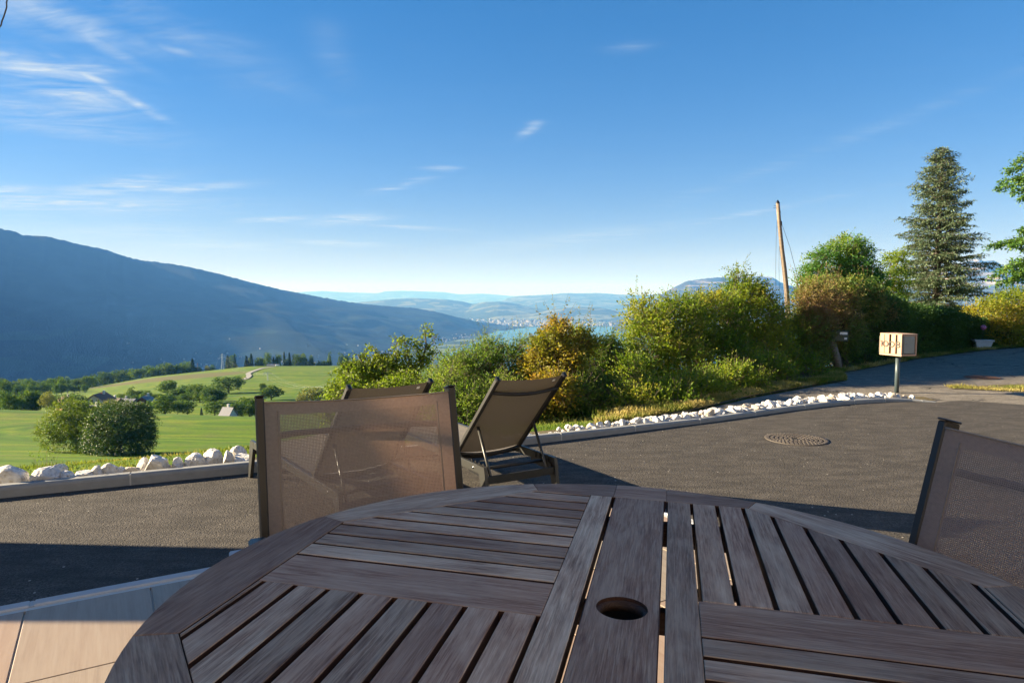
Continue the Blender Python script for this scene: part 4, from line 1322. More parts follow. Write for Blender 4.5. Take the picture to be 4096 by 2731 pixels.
M['tree_olive'] = mat_leaf('olive_crowns', [(0.144, 0.160, 0.036), (0.208, 0.224, 0.054), (0.272, 0.272, 0.072), (0.320, 0.288, 0.084)], .3, .7, .15)
M['clump_dark'] = mat_leaf('oak_leaves', [(0.033, 0.082, 0.017), (0.058, 0.118, 0.021), (0.100, 0.155, 0.032), (0.182, 0.218, 0.064)], .30, .5, .45, big=.25)
M['clump_light'] = mat_leaf('walnut_leaves', [(0.073, 0.135, 0.015), (0.129, 0.198, 0.021), (0.187, 0.250, 0.027), (0.270, 0.291, 0.040)], .42, .55, .35, big=.25)

def bush(name, label, cat, lobes, n, mat, leaf, k=9, ln=(.18, .42), group=None, tonef=None, stems=True, base=None, up=.25, droop=.25, drop=0.0, outw=1.0, shell=(.45, 1.0), sprays=0, wl_=.55, twigmat='twig'):
    c0 = np.mean([l[0] for l in lobes], axis=0)
    bz = base if base is not None else (c0[0], c0[1], min(l[0][2] - l[1][2] for l in lobes))
    root = empty(name, bz); tag(root, label, cat, group)
    inv = np.array(bz)
    sh = .55 * (ln[0] + ln[1]) / 2
    lobes = [(c, np.maximum(r - np.array([sh, sh * .5, sh * 1.25]), r * .35)) for c, r in lobes]
    P, U, idx = lobe_points(lobes, n, shell)
    nl = len(P)
    D = U * outw + rng.normal(size=(nl, 3)) * .55 + np.array([0, 0, .35])
    l_ = rng.uniform(ln[0], ln[1], nl)
    if tonef is None: tone = .42 + patchy(P, 1.1, .55, len(label)) + patchy(P, 4.0, .25, 3)
    else: tone = tonef(P, idx)
    C, DD, NN, LL, WW, TT = sprig_leaves(P, D, l_, k, leaf, leaf * wl_, tone, droop, .9, up, .35, drop)
    if sprays:      # long free shoots on top
        top = [l for l in lobes]
        S = []; SD = []
        for _ in range(sprays):
            c, r = top[rng.integers(len(top))]
            S.append(c + np.array([rng.uniform(-.8, .8) * r[0], rng.uniform(-.4, .4) * r[1], r[2] * rng.uniform(.6, .95)]))
            SD.append(np.array([rng.normal() * .45, rng.normal() * .3, 1.0]))
        S = np.array(S); SD = np.array(SD); sl = rng.uniform(.22, .60, sprays)
        a = sprig_leaves(S, SD, sl, 13, leaf * .8, leaf * .8 * wl_, np.full(sprays, .55), .1, .8, .3)
        C = np.concatenate([C, a[0]]); DD = np.concatenate([DD, a[1]]); NN = np.concatenate([NN, a[2]]); LL = np.concatenate([LL, a[3]]); WW = np.concatenate([WW, a[4]]); TT = np.concatenate([TT, a[5]])
        SDn = SD / np.linalg.norm(SD, axis=1, keepdims=True)
        thin_sticks('shoots', S - inv - SDn * .2, S - inv + SDn * sl[:, None], .0028, M[twigmat], root)
    leaf_cloud('foliage', C - inv, DD, NN, LL, WW, TT, M[mat], root)
    sel = rng.random(nl) < .5
    Dn = D / np.linalg.norm(D, axis=1, keepdims=True)
    thin_sticks('twigs', (P - Dn * .12 - inv)[sel], (P + Dn * l_[:, None] * .9 - inv)[sel], .0030, M[twigmat], root)
    if stems:
        mb = MB()
        for i, (c, r) in enumerate(lobes):
            for _ in range(2):
                e = c - inv + rng.normal(size=3) * r * .3
                b = np.array([rng.normal() * .15, rng.normal() * .12, 0.0]) + (np.array([e[0], e[1], 0]) * .35)
                m_ = (b + e) / 2 + rng.normal(size=3) * .08
                mb.tube([tuple(b), tuple(m_), tuple(e)], [.022, .015, .007], 6)
        mb.build('stems', M['bark'], root)
    return root

# ---- the row of shrubs beyond the verge
mp_l = lobes_px([(1440, 1500, 10.60, 95, 70, .5), (1380, 1570, 9.60, 80, 80, .5), (1350, 1650, 9.60, 70, 80, .4), (1540, 1480, 10.80, 90, 70, .5), (1480, 1600, 9.60, 120, 80, .6), (1610, 1560, 10.00, 100, 90, .6), (1560, 1700, 9.60, 160, 90, .7)])
clus = lobes_px([(1707, 1330, 10.90, 38, 30, .15), (1735, 1345, 10.90, 24, 28, .12), (1618, 1345, 10.90, 14, 18, .08), (1632, 1365, 10.90, 15, 14, .08), (1650, 1360, 10.90, 14, 24, .08), (1590, 1365, 10.90, 22, 15, .1), (1605, 1385, 10.90, 26, 20, .12), (1675, 1372, 10.90, 12, 30, .08), (1665, 1400, 10.90, 30, 22, .12), (1700, 1395, 10.90, 20, 22, .1),
                 (1500, 1400, 10.80, 26, 22, .12), (1520, 1415, 10.80, 24, 18, .1), (1480, 1420, 10.70, 28, 22, .12), (1430, 1418, 10.60, 24, 18, .1), (1455, 1440, 10.60, 30, 20, .12), (1550, 1410, 10.80, 20, 24, .1), (1585, 1430, 10.80, 30, 24, .12), (1625, 1430, 10.90, 36, 26, .14), (1720, 1425, 10.90, 34, 22, .14), (1415, 1460, 10.50, 30, 26, .12), (1520, 1440, 10.70, 34, 24, .14), (1360, 1490, 10.40, 22, 18, .1), (1690, 1450, 10.90, 40, 30, .2), (1755, 1400, 10.90, 16, 12, .08), (1345, 1545, 10.20, 24, 24, .1), (1310, 1500, 10.20, 12, 10, .06), (1390, 1470, 10.40, 24, 18, .1), (1650, 1480, 10.80, 60, 40, .3)])
mroot = bush('maple_tree', 'lime green young maple with clumped drooping leaves and thin bare branches against the blue mountain', 'tree', mp_l + clus, 2700, 'maple', .060, 8, (.10, .22), tonef=lambda P, i: .45 + patchy(P, 2.2, .5), up=.25, drop=.55, outw=.7, shell=(.3, 1.0), wl_=.62, stems=False)
ob = np.array(mroot.location)
mb = MB()
def branch(pts, r0, r1):
    n = len(pts)
    mb.tube([tuple(np.array(wp(*p)) - ob) for p in pts], [r0 + (r1 - r0) * i / (n - 1) for i in range(n)], 7)
branch([(1600, 1900, 10.60), (1610, 1650, 10.70), (1630, 1500, 10.80), (1690, 1440, 10.90), (1705, 1380, 10.90), (1700, 1330, 10.90)], .035, .008)
branch([(1640, 1480, 10.80), (1630, 1400, 10.90), (1612, 1350, 10.90)], .012, .005)
branch([(1630, 1540, 10.80), (1560, 1470, 10.80), (1500, 1405, 10.80)], .016, .006)
branch([(1600, 1700, 10.60), (1510, 1560, 10.60), (1450, 1450, 10.60), (1430, 1420, 10.60)], .022, .006)
branch([(1510, 1560, 10.60), (1420, 1500, 10.40), (1360, 1490, 10.40)], .012, .005)
branch([(1700, 1400, 10.90), (1735, 1370, 10.90), (1740, 1345, 10.90)], .008, .005)
branch([(1600, 1440, 10.80), (1575, 1400, 10.90), (1590, 1365, 10.90)], .010, .005)
branch([(1690, 1440, 10.90), (1740, 1425, 10.90), (1760, 1400, 10.90)], .008, .004)
branch([(1600, 1750, 10.50), (1450, 1640, 10.30), (1350, 1550, 10.20)], .018, .006)
mb.build('branches', M['bark'], mroot)

bush('shrub', 'fresh green bushy shrub with small narrow leaves between the maple and the ochre shrub', 'shrub',
     lobes_px([(1830, 1500, 10.30, 110, 110, .6), (1760, 1580, 9.56, 100, 110, .6), (1930, 1470, 10.50, 110, 110, .6), (2030, 1460, 10.60, 90, 110, .6), (1860, 1640, 9.36, 140, 130, .7), (2000, 1610, 9.56, 130, 130, .7), (1740, 1700, 9.26, 120, 120, .6), (1950, 1390, 10.60, 60, 50, .3), (2080, 1390, 10.70, 50, 60, .3), (1900, 1760, 9.16, 200, 110, .7)]),
     5200, 'willow', .050, 9, (.14, .34), sprays=46, tonef=lambda P, i: .50 + patchy(P, 1.6, .6, 2) + patchy(P, 5, .2), wl_=.42)
bush('shrub', 'ochre and yellow autumn shrub with rusty leaves behind the clear lounger', 'shrub',
     lobes_px([(2200, 1400, 10.40, 80, 95, .4), (2150, 1470, 10.20, 70, 80, .4), (2230, 1330, 10.50, 50, 70, .3), (2270, 1450, 10.30, 70, 90, .4), (2340, 1370, 10.60, 38, 75, .25), (2210, 1560, 9.36, 90, 90, .4)]),
     2500, 'ochre', .060, 8, (.14, .30), sprays=16, tonef=lambda P, i: .52 + patchy(P, 2.2, .8, 5), up=.25, drop=.25)
bush('shrub', 'dark open shrub with brown stems to the right of the ochre one', 'shrub',
     lobes_px([(2380, 1460, 11.70, 80, 120, .5), (2440, 1420, 11.90, 60, 100, .4), (2300, 1590, 9.86, 110, 110, .5), (2420, 1590, 10.16, 100, 110, .5), (2480, 1500, 11.80, 70, 120, .5), (2200, 1670, 9.46, 110, 80, .4), (2100, 1650, 9.46, 90, 100, .4), (2330, 1690, 9.66, 130, 60, .4), (2300, 1350, 11.80, 60, 60, .3)]),
     4200, 'willow', .052, 8, (.16, .36), sprays=30, tonef=lambda P, i: .36 + patchy(P, 1.8, .8, 9), wl_=.5, drop=.15)
bush('hornbeam_bush', 'big rounded yellow green hornbeam bush in front of the telephone pole', 'bush',
     lobes_px([(2600, 1390, 12.40, 130, 190, .7), (2560, 1270, 12.50, 70, 110, .4), (2720, 1300, 13.00, 140, 150, .8), (2700, 1450, 12.40, 150, 170, .8), (2860, 1290, 13.60, 150, 150, .8), (2870, 1440, 13.00, 170, 150, .8), (3010, 1280, 14.20, 140, 160, .8), (3040, 1420, 13.80, 160, 140, .8), (3130, 1400, 14.50, 110, 160, .7), (2970, 1180, 14.20, 110, 90, .5), (2640, 1600, 10.14, 170, 80, .5), (2850, 1570, 10.94, 170, 70, .5), (3050, 1520, 12.90, 150, 70, .5), (3200, 1450, 14.80, 90, 110, .5), (2540, 1520, 11.00, 90, 140, .5), (2950, 1110, 14.10, 50, 60, .25), (2540, 1620, 9.70, 120, 95, .5), (2680, 1620, 9.90, 140, 95, .5), (2830, 1585, 10.60, 140, 95, .5), (2970, 1545, 11.40, 140, 90, .5), (3100, 1510, 12.50, 120, 85, .5), (3220, 1480, 13.40, 100, 85, .5), (2750, 1560, 10.4, 140, 90, .5), (2900, 1520, 11.2, 140, 80, .5), (3040, 1480, 12.2, 130, 80, .5)]),
     13500, 'hornbeam', .060, 9, (.18, .44), sprays=60, tonef=lambda P, i: .50 + patchy(P, 1.2, .6, 1) + patchy(P, 4, .3), wl_=.58)
bush('clipped_hedge', 'brown and reddish topped hedge with bare upright twigs to the right of the telephone pole', 'hedge',
     lobes_px([(3260, 1210, 14.70, 100, 95, .6), (3350, 1200, 15.30, 100, 90, .7), (3440, 1220, 15.90, 90, 90, .7), (3240, 1330, 14.50, 110, 120, .6), (3350, 1320, 14.90, 110, 120, .7), (3500, 1250, 16.50, 70, 80, .6), (3240, 1420, 14.20, 80, 80, .5)]),
     5000, 'brown_hedge', .055, 8, (.12, .30), sprays=160, tonef=lambda P, i: .34 + .45 * (P[:, 2] - .9) + patchy(P, 1.5, .6, 4), twigmat='red_twig')
# long dark hedge along the road
def hedge_path(label, path, hts, width, n, mat, leaf, tonef=None, z0=0.0, name='clipped_hedge'):
    root = empty(name, (path[0][0], path[0][1], z0)); tag(root, label, 'hedge')
    inv = np.array(root.location)
    L = arclen(path); T_ = L[-1]
    s_ = rng.uniform(0, T_, n)
    px_ = np.interp(s_, L, [p[0] for p in path]); py_ = np.interp(s_, L, [p[1] for p in path]); h = np.interp(s_, L, hts)
    e = 1e-2
    dx = np.interp(s_ + e, L, [p[0] for p in path]) - np.interp(s_ - e, L, [p[0] for p in path]); dy = np.interp(s_ + e, L, [p[1] for p in path]) - np.interp(s_ - e, L, [p[1] for p in path])
    nn = np.stack([dy, -dx, 0 * dx], 1); nn /= np.linalg.norm(nn, axis=1, keepdims=True)
    face = rng.random(n)
    onf = face < .62
    u = rng.random(n)
    off = np.where(onf, rng.uniform(-.15, .05, n), -width * u)
    z = np.where(onf, rng.random(n) * h, h + rng.uniform(-.22, .03, n))
    wob = np.array([noise.noise(Vector((a * .7, b * .7, c))) for a, b, c in zip(px_, py_, z)])
    P = np.stack([px_, py_, z + z0], 1) + nn * (off + wob * .28)[:, None]
    P[:, 2] += np.where(onf, 0, wob * .25)
    D = np.where(onf[:, None], nn, np.array([0, 0, 1.0])) + rng.normal(size=(n, 3)) * .6
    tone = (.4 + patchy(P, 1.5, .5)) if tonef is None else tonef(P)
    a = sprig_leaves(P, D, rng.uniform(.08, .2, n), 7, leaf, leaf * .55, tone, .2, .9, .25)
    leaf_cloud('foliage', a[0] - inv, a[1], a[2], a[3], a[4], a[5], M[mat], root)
    mb = MB()      # dense inner wood of the hedge
    vs = []
    for (x, y), hh_ in zip(path, hts):
        i = path.index((x, y)); a_ = path[max(0, i - 1)]; b_ = path[min(len(path) - 1, i + 1)]
        t = Vector((b_[0] - a_[0], b_[1] - a_[1], 0)).normalized(); q = Vector((t.y, -t.x, 0))
        for o_, z_ in ((-.22, 0), (-.25, hh_ - .3), (-width + .2, hh_ - .3), (-width + .2, 0)):
            vs.append(Vector((x, y, z0 + z_)) + q * o_ - Vector(inv))
    m_ = len(path)
    fs = [[i * 4 + j, i * 4 + (j + 1) % 4, (i + 1) * 4 + (j + 1) % 4, (i + 1) * 4 + j] for i in range(m_ - 1) for j in range(4)]
    mb.add(vs, fs); mb.build('inner_wood', M['dark_wood'], root)
    return root
M['dark_wood'] = mat_simple('hedge_wood', (.022, .026, .014), .95, .4, 6, .8)
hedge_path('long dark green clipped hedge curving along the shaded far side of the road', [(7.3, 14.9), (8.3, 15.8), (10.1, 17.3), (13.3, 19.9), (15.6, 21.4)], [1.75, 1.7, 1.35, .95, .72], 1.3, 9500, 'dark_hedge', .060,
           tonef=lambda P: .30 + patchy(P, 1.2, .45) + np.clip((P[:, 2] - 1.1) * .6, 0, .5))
bush('sunlit_bush', 'sunlit yellow green bush behind the white planter, at the right edge', 'bush',
     lobes_px([(3960, 1270, 21.3, 95, 90, 1.0), (4060, 1240, 21.8, 95, 105, 1.0), (4170, 1240, 22.2, 100, 110, 1.0), (4010, 1330, 21.0, 120, 60, .8), (4150, 1340, 21.4, 110, 60, .8), (3920, 1330, 20.9, 60, 60, .6), (4270, 1260, 22.3, 100, 120, 1)]),
     4200, 'sunny_hedge', .085, 8, (.2, .45), tonef=lambda P, i: .5 + patchy(P, .9, .6, 8), sprays=20)
rb = bush('robinia_tree', 'airy green robinia with feathery leaves above the brown hedge', 'tree',
     lobes_px([(3390, 985, 19.5, 55, 60, .7), (3330, 1010, 19.5, 45, 45, .5), (3440, 1010, 19.7, 60, 50, .6), (3400, 1070, 19.5, 90, 60, .8), (3280, 1030, 19.3, 50, 50, .5), (3260, 1100, 19.3, 75, 55, .7), (3350, 1130, 19.5, 90, 50, .7), (3460, 1110, 19.8, 70, 60, .7), (3510, 1140, 20, 50, 50, .5), (3220, 1140, 19.2, 50, 40, .5), (3480, 1180, 19.8, 70, 40, .6)]),
     1900, 'robinia', .085, 11, (.22, .42), sprays=16, tonef=lambda P, i: .38 + patchy(P, 1.1, .8, 6), up=.25, drop=.15, wl_=.48, shell=(.2, 1.0), base=(9.4, 19.5, -.5))
bush('small_tree', 'slender light green tree squeezed between the robinia and the cedar', 'tree',
     lobes_px([(3560, 1050, 20.5, 45, 40, .4), (3600, 1030, 20.6, 40, 45, .4), (3550, 1110, 20.5, 45, 50, .4), (3600, 1110, 20.6, 45, 60, .4), (3580, 1170, 20.5, 60, 50, .5)]),
     420, 'hornbeam', .075, 10, (.2, .4), tonef=lambda P, i: .35 + patchy(P, 1.2, .5, 6), drop=.3, shell=(.2, 1), base=(11.4, 20.6, -.3))

# ---- cedar
def conifer(label, cat, base, H, R0, mat, nb=150, tilt=.05, flat=.22, name='cedar_tree', seed=1, amp=1.0, group=None, leafL=.11, ntw=15, k=9):
    g = np.random.default_rng(seed)
    root = empty(name, base); tag(root, label, cat, group)
    mb = MB(); mb.tube([(0, 0, 0), (0, 0, H * .4), (0, 0, H * .75), (.02, 0, H)], [H * .022, H * .016, H * .008, .01], 10); mb.build('trunk', M['bark'], root)
    C = []; D = []; N = []; L = []; TN = []; sa = []; sb = []; br = MB()
    for b in range(nb):
        t = (b + g.uniform(0, 1)) / nb
        z = H * (.04 + .95 * t)
        f = (1 - t) ** .70
        ln = R0 * f * g.uniform(.55, 1.22) + .03
        a = b * 2.39996 + g.uniform(-.3, .3)
        d = np.array([math.cos(a), math.sin(a), 0.0]); el_ = g.uniform(-.16, .42) + .35 * t
        pts = []
        for i in range(6):
            u = i / 5
            pts.append(np.array([0, 0, z]) + d * ln * u + np.array([0, 0, 1.0]) * ln * (math.tan(el_) * u - .22 * u * u * (1 - t)))
        br.tube([tuple(p) for p in pts], [.012 + .02 * f, .012 + .014 * f, .010 + .008 * f, .008, .005, .003], 5, False)
        side = np.array([-d[1], d[0], 0])
        m_ = max(4, int(ntw * (ln / R0) ** .8 + 3))
        for j in range(m_):
            u = .12 + .88 * (j + g.uniform(0, 1)) / m_
            i0 = min(4, int(u * 5)); P = pts[i0] + (pts[i0 + 1] - pts[i0]) * (u * 5 - i0)
            sg = 1 if j % 2 else -1
            tl = (.22 + .42 * ln * (1 - u) * .6) * g.uniform(.6, 1.3)
            dd = d * .75 + side * sg * g.uniform(.5, 1.1) + np.array([0, 0, g.uniform(-.35, .12)])
            dd /= np.linalg.norm(dd)
            sa.append(P); sb.append(P + dd * tl)
            kk = max(4, int(k * tl / .4))
            for q in range(kk):
                v = (q + g.uniform(0, 1)) / kk
                Q = P + dd * tl * v - np.array([0, 0, .10 * tl * v * v])
                C.append(Q); D.append(dd * .8 + g.normal(size=3) * .55 + np.array([0, 0, -.05])); N.append(np.array([0, 0, 1.0]) + g.normal(size=3) * .5)
                L.append(leafL * g.uniform(.7, 1.5)); TN.append(.5 + g.normal() * .18 + .2 * (v - .5))
    C = np.array(C); TN = np.array(TN) + patchy(C[:], .9, .3) if len(C) < 60000 else np.array(TN)
    leaf_cloud('needles', C, np.array(D), np.array(N), np.array(L), np.array(L) * .36, TN, M[mat], root, .1)
    thin_sticks('twigs', sa, sb, .005, M['twig'], root)
    br.build('limbs', M['bark'], root)
    return root
cb = wp(3742, 1260, 27)
conifer('tall grey green cedar with a tapering ragged top and level feathery branches', 'tree', (cb.x, cb.y, wp(3765, 1300, 27).z), (1300 - 598) / FPX * 27, 2.10, 'cedar', nb=270, leafL=.085, ntw=26, k=15)
# ---- soft conifer whose branches enter on the right
dx_ = empty('soft_conifer', (14.6, 18.0, 0)); tag(dx_, 'bright soft needled conifer whose branch tips hang in at the right edge of the frame', 'tree')
oi = np.array([14.6, 18.0, 0.0])
mb = MB(); mb.tube([(0, 0, 0), (.05, 0, 3), (.0, 0, 6.5)], [.17, .13, .05], 10); mb.build('trunk', M['bark'], dx_)
tips = [(4005, 730, 17.2), (3990, 760, 17.6), (4020, 690, 17.5), (4060, 650, 17.5), (4080, 800, 17.2), (4050, 770, 17.0), (4070, 720, 17.3), (3950, 990, 17.0), (3990, 985, 17.2), (4040, 990, 16.8), (4085, 1000, 16.9), (4075, 930, 17.2), (4000, 1085, 17.4), (3965, 1110, 17.2), (4040, 1060, 17.3), (4060, 1110, 17.1), (4090, 1080, 17.2), (3985, 1140, 17.3), (4030, 1130, 17), (4110, 610, 17.4), (4130, 700, 17.1), (4120, 850, 17), (4130, 1040, 17), (4120, 1130, 17.2), (4160, 960, 17)]
C = []; D = []; N = []; L = []; TN = []; lb_ = MB()
for (sx, sy, Y) in tips:
    P = np.array(wp(sx, sy, Y)) - oi
    A = np.array([0.0, 0, P[2] - .1 + .1 * random.random()])
    pts = [A + (P - A) * u + np.array([0, 0, .25 * math.sin(math.pi * u)]) for u in (0, .25, .5, .75, .9, 1)]
    lb_.tube([tuple(p) for p in pts], [.03, .022, .016, .010, .006, .003], 5, False)
    for q in range(360):
        u = .50 + .5 * rng.random() ** .8
        i0 = min(4, int(np.searchsorted([0, .25, .5, .75, .9, 1], u)) - 1); us = [0, .25, .5, .75, .9, 1]
        Q = pts[i0] + (pts[i0 + 1] - pts[i0]) * (u - us[i0]) / (us[i0 + 1] - us[i0])
        w_ = .26 * (1.15 - u)
        off = rng.normal(size=3) * np.array([w_, w_, .045]); off[2] -= abs(off[0]) * .15
        C.append(Q + off); D.append((P - A) * .5 + rng.normal(size=3) * .8 + np.array([0, 0, -.3])); N.append(np.array([0, 0, 1]) + rng.normal(size=3) * .5)
        L.append(.085 * rng.uniform(.7, 1.4)); TN.append(.5 + rng.normal() * .2)
leaf_cloud('needles', np.array(C), np.array(D), np.array(N), np.array(L), np.array(L) * .4, np.array(TN), M['deodar'], dx_, .1)
lb_.build('limbs', M['bark'], dx_)

# ---- verge grass, island grass, weeds
def grass_in(name, poly_fn, n, h, mat, tone=None, z=0.0):
    C = []; 
    while len(C) < n:
        p = poly_fn()
        if p is not None: C.append(p)
    C = np.array(C); k = len(C)
    tt = .55 + patchy(C, 1.3, .9, 3) + rng.normal(size=k) * .16 if tone is None else tone(C)
    D = rng.normal(size=(k, 3)) * .45 + np.array([0, 0, 1.0])
    hh_ = h * rng.uniform(.4, 1.25, k) * (1 + patchy(C, 2.3, .8, 7))
    N = rng.normal(size=(k, 3))
    o = leaf_cloud(name, C, D, N, hh_, .009 + hh_ * .03, tt, M[mat])
    return tag(o, kind='stuff')
def verge_pt():
    s_ = rng.random(); 
    x = 1.0 + s_ ** .9 * 5.7 if rng.random() < .8 else 6.7 + rng.random() * 9
    yn = float(np.interp(x, [.9, 2.1, 3.6, 6.1, 6.55, 10.2, 13.5, 16], [8.0, 8.85, 10.38, 12.48, 13.55, 16.95, 19.5, 20.95]))
    wdt = .34 if x < 6.5 else .25
    y = yn + abs(rng.normal()) * wdt * .8 + (noise.noise(Vector((x * 1.7, 0, 0))) * .12)
    return (x, y, .0)
o = grass_in('verge_grass', verge_pt, 26000, .075, 'grass'); tag(o, 'dry and green grass tufts along the old road under the bushes', 'grass')
def island_pt():
    x = 7.3 + rng.random() * 7.5
    yc = float(np.interp(x, [7.2, 9.2, 12, 15], [11.3, 11.15, 10.6, 10.0])); w_ = float(np.interp(x, [7.2, 9, 12, 15], [.05, .5, 1.1, 1.4]))
    return (x, yc + rng.normal() * w_ * .5 + .35 * noise.noise(Vector((x * 1.3, 3, 0))), 0.0)
o = grass_in('island_grass', island_pt, 9000, .045, 'grass', tone=lambda C: .62 + patchy(C, 1.5, .7)); tag(o, 'patch of yellowed grass beside the old road at the right edge', 'grass')
def bank_pt():
    x = -12 + rng.random() * 13.2
    y0 = float(np.interp(x, [-14, -3.89, .22, 1.2], [.47 + .5, 5.6, 7.5, 8.05]))
    y = y0 + abs(rng.normal()) * 2.2
    return (x, y, ground(x, y) - .01)
o = grass_in('bank_grass', bank_pt, 26000, .05, 'grass', tone=lambda C: .46 + patchy(C, .8, .4)); tag(o, 'short green grass on the bank just beyond the left rocks', 'grass')
for i, (sx, off, lab) in enumerate(((187, .40, 'spindly green weed growing left of the rounded rock'), (268, .42, 'small leafy weed right of the rounded rock'))):
    Q, t = line_hit(sx, off); w = empty('weed', (Q.x, Q.y, 0)); tag(w, lab, 'weed')
    n = 26 if i == 0 else 12
    S = np.stack([rng.normal(size=n) * .05, rng.normal(size=n) * .04, rng.uniform(.02, .26 if i == 0 else .12, n)], 1)
    a = sprig_leaves(S, rng.normal(size=(n, 3)) * .5 + np.array([0, 0, 1]), rng.uniform(.04, .1, n), 5, .022, .012, np.full(n, .25))
    leaf_cloud('leaves', a[0], a[1], a[2], a[3], a[4], a[5], M['willow'], w)
    thin_sticks('stems', np.stack([S[:, 0] * .3, S[:, 1] * .3, S[:, 2] * 0], 1), S, .0016, M['twig'], w)
# ---------------------------------------------------------------- things on the slopes: where a photo pixel meets the ground
def hit(sx, sy, y0=20.0, y1=1500.0, step=1.0):
    a = wp(sx, sy, 1.0) - Vector((0, 0, EYE))
    y = y0
    while y < y1:
        p = a * y + Vector((0, 0, EYE))
        if p.z <= ground(p.x, p.y): return Vector((p.x, p.y, ground(p.x, p.y)))
        y += step * max(1, y / 150)
    return None
def on_ground(sx, Y):
    a = wp(sx, 1365, Y)
    return Vector((a.x, Y, ground(a.x, Y)))
# crown prototypes, unit height 1, base at z=0
def crown_proto(name, kind, mat, n, seed, leaf=.055, trunk=True, lobes=None):
    g = np.random.default_rng(seed)
    if kind == 'broad':
        lb2 = []
        for i in range(9):
            a = g.uniform(0, 6.28); r = g.uniform(.08, .26)
            lb2.append((np.array([math.cos(a) * r, math.sin(a) * r, g.uniform(.36, .80)]), np.array([1, 1, .85]) * g.uniform(.15, .24)))
        lb2.append((np.array([0, 0, .58]), np.array([.30, .30, .34]))); lb2.append((np.array([0, 0, .38]), np.array([.32, .32, .22])))
    elif kind == 'tall':
        lb2 = [(np.array([g.uniform(-.08, .08), g.uniform(-.08, .08), z]), np.array([r, r, .16])) for z, r in ((.25, .19), (.4, .23), (.55, .22), (.7, .19), (.84, .13), (.93, .07))]
    else:
        lb2 = None
    if lb2 is not None:
        w = np.array([l[1][0] ** 2 for l in lb2]); w /= w.sum(); idx = g.choice(len(lb2), n, p=w)
        U = g.normal(size=(n, 3)); U /= np.linalg.norm(U, axis=1, keepdims=True)
        P = np.array([l[0] for l in lb2])[idx] + U * np.array([l[1] for l in lb2])[idx] * (g.uniform(.55, 1.06, n) ** .6)[:, None]
        Dd = U + g.normal(size=(n, 3)) * .8; Nn = U + g.normal(size=(n, 3)) * .5 + np.array([0, 0, .4])
    else:
        t = g.random(n) ** .75 * .97; t = 1 - t
        z = 1 - (1 - t) ; z = g.random(n) ** 1.35
        r = .20 * (1 - z) ** .85 * (1 + .18 * np.sin(z * 60)) * g.uniform(.6, 1.1, n)
        a = g.uniform(0, 6.28, n)
        P = np.stack([np.cos(a) * r, np.sin(a) * r, .06 + z * .94], 1)
        Dd = np.stack([np.cos(a), np.sin(a), np.full(n, -.35)], 1) + g.normal(size=(n, 3)) * .4; Nn = np.stack([np.cos(a) * .5, np.sin(a) * .5, np.ones(n)], 1) + g.normal(size=(n, 3)) * .3
    tone = .42 + g.normal(size=n) * .16 + patchy(P, 5.0, .55, seed)
    LL = leaf * g.uniform(.6, 1.4, n)
    rt = empty(name + '_source')
    c = leaf_cloud('crown', P, Dd, Nn, LL, LL * .8, tone, M[mat], rt)
    mb = MB()
    mb.tube([(0, 0, -.05), (.006, 0, .25), (0, .005, .5)], [.028, .020, .008], 6)
    for i in range(3):
        a = g.uniform(0, 6.28); mb.tube([(0, 0, .22), (math.cos(a) * .1, math.sin(a) * .1, .42), (math.cos(a) * .18, math.sin(a) * .18, .6)], [.012, .008, .003], 5)
    tk = mb.build('trunk', M['bark'], rt)
    return rt, c.data, tk.data
PROTO = {}
for nm, kind, mat, n, leaf in (('broad', 'broad', 'tree_mid', 1500, .060), ('broad2', 'broad', 'tree_mid', 1500, .055), ('broad3', 'broad', 'tree_mid', 1300, .066), ('tall', 'tall', 'tree_mid', 1100, .055), ('con', 'con', 'tree_con', 1300, .055), ('olive', 'broad', 'tree_olive', 1400, .055)):
    rt, c, t = crown_proto(nm, kind, mat, n, len(PROTO) + 3, leaf)
    PROTO[nm] = (c, t)
    for ch in KIDS.pop(rt.name): bpy.data.objects.remove(ch)
    bpy.data.objects.remove(rt)
TR = random.Random(21)
ORD = ['first', 'second', 'third', 'fourth', 'fifth', 'sixth', 'seventh', 'eighth', 'ninth', 'tenth', 'eleventh', 'twelfth', 'thirteenth', 'fourteenth', 'fifteenth', 'sixteenth']
def tree(sx, top, basey, kind, label, group=None, Y=None, wpx=None, name=None, sink=0.0):
    if wpx and kind != 'con': wpx *= 1.18
    if kind != 'con': top -= 3
    p = on_ground(sx, Y) if Y else hit(sx, basey)
    if p is None: return
    d = p.y
    zt = wp(sx, top, d).z
    h = max(2.0, zt - p.z)
    wr = (wpx / FPX * d / h) if wpx else None
    c, t = PROTO[kind]
    nm = name or {'con': 'fir_tree', 'tall': 'poplar_tree', 'olive': 'willow_tree'}.get(kind, 'broadleaf_tree')
    r = empty(nm, (p.x, p.y, p.z), TR.uniform(0, 6.28)); tag(r, label, 'tree', group)
    base_w = {'con': .40, 'tall': .46, 'olive': .82}.get(kind, .86)
    sxy = h * (wr / base_w if wr else TR.uniform(.85, 1.15))
    r.scale = (sxy, sxy, h)
    obj('crown', c, r); obj('trunk', t, r)
    return r
B3 = ['broad', 'broad2', 'broad3']
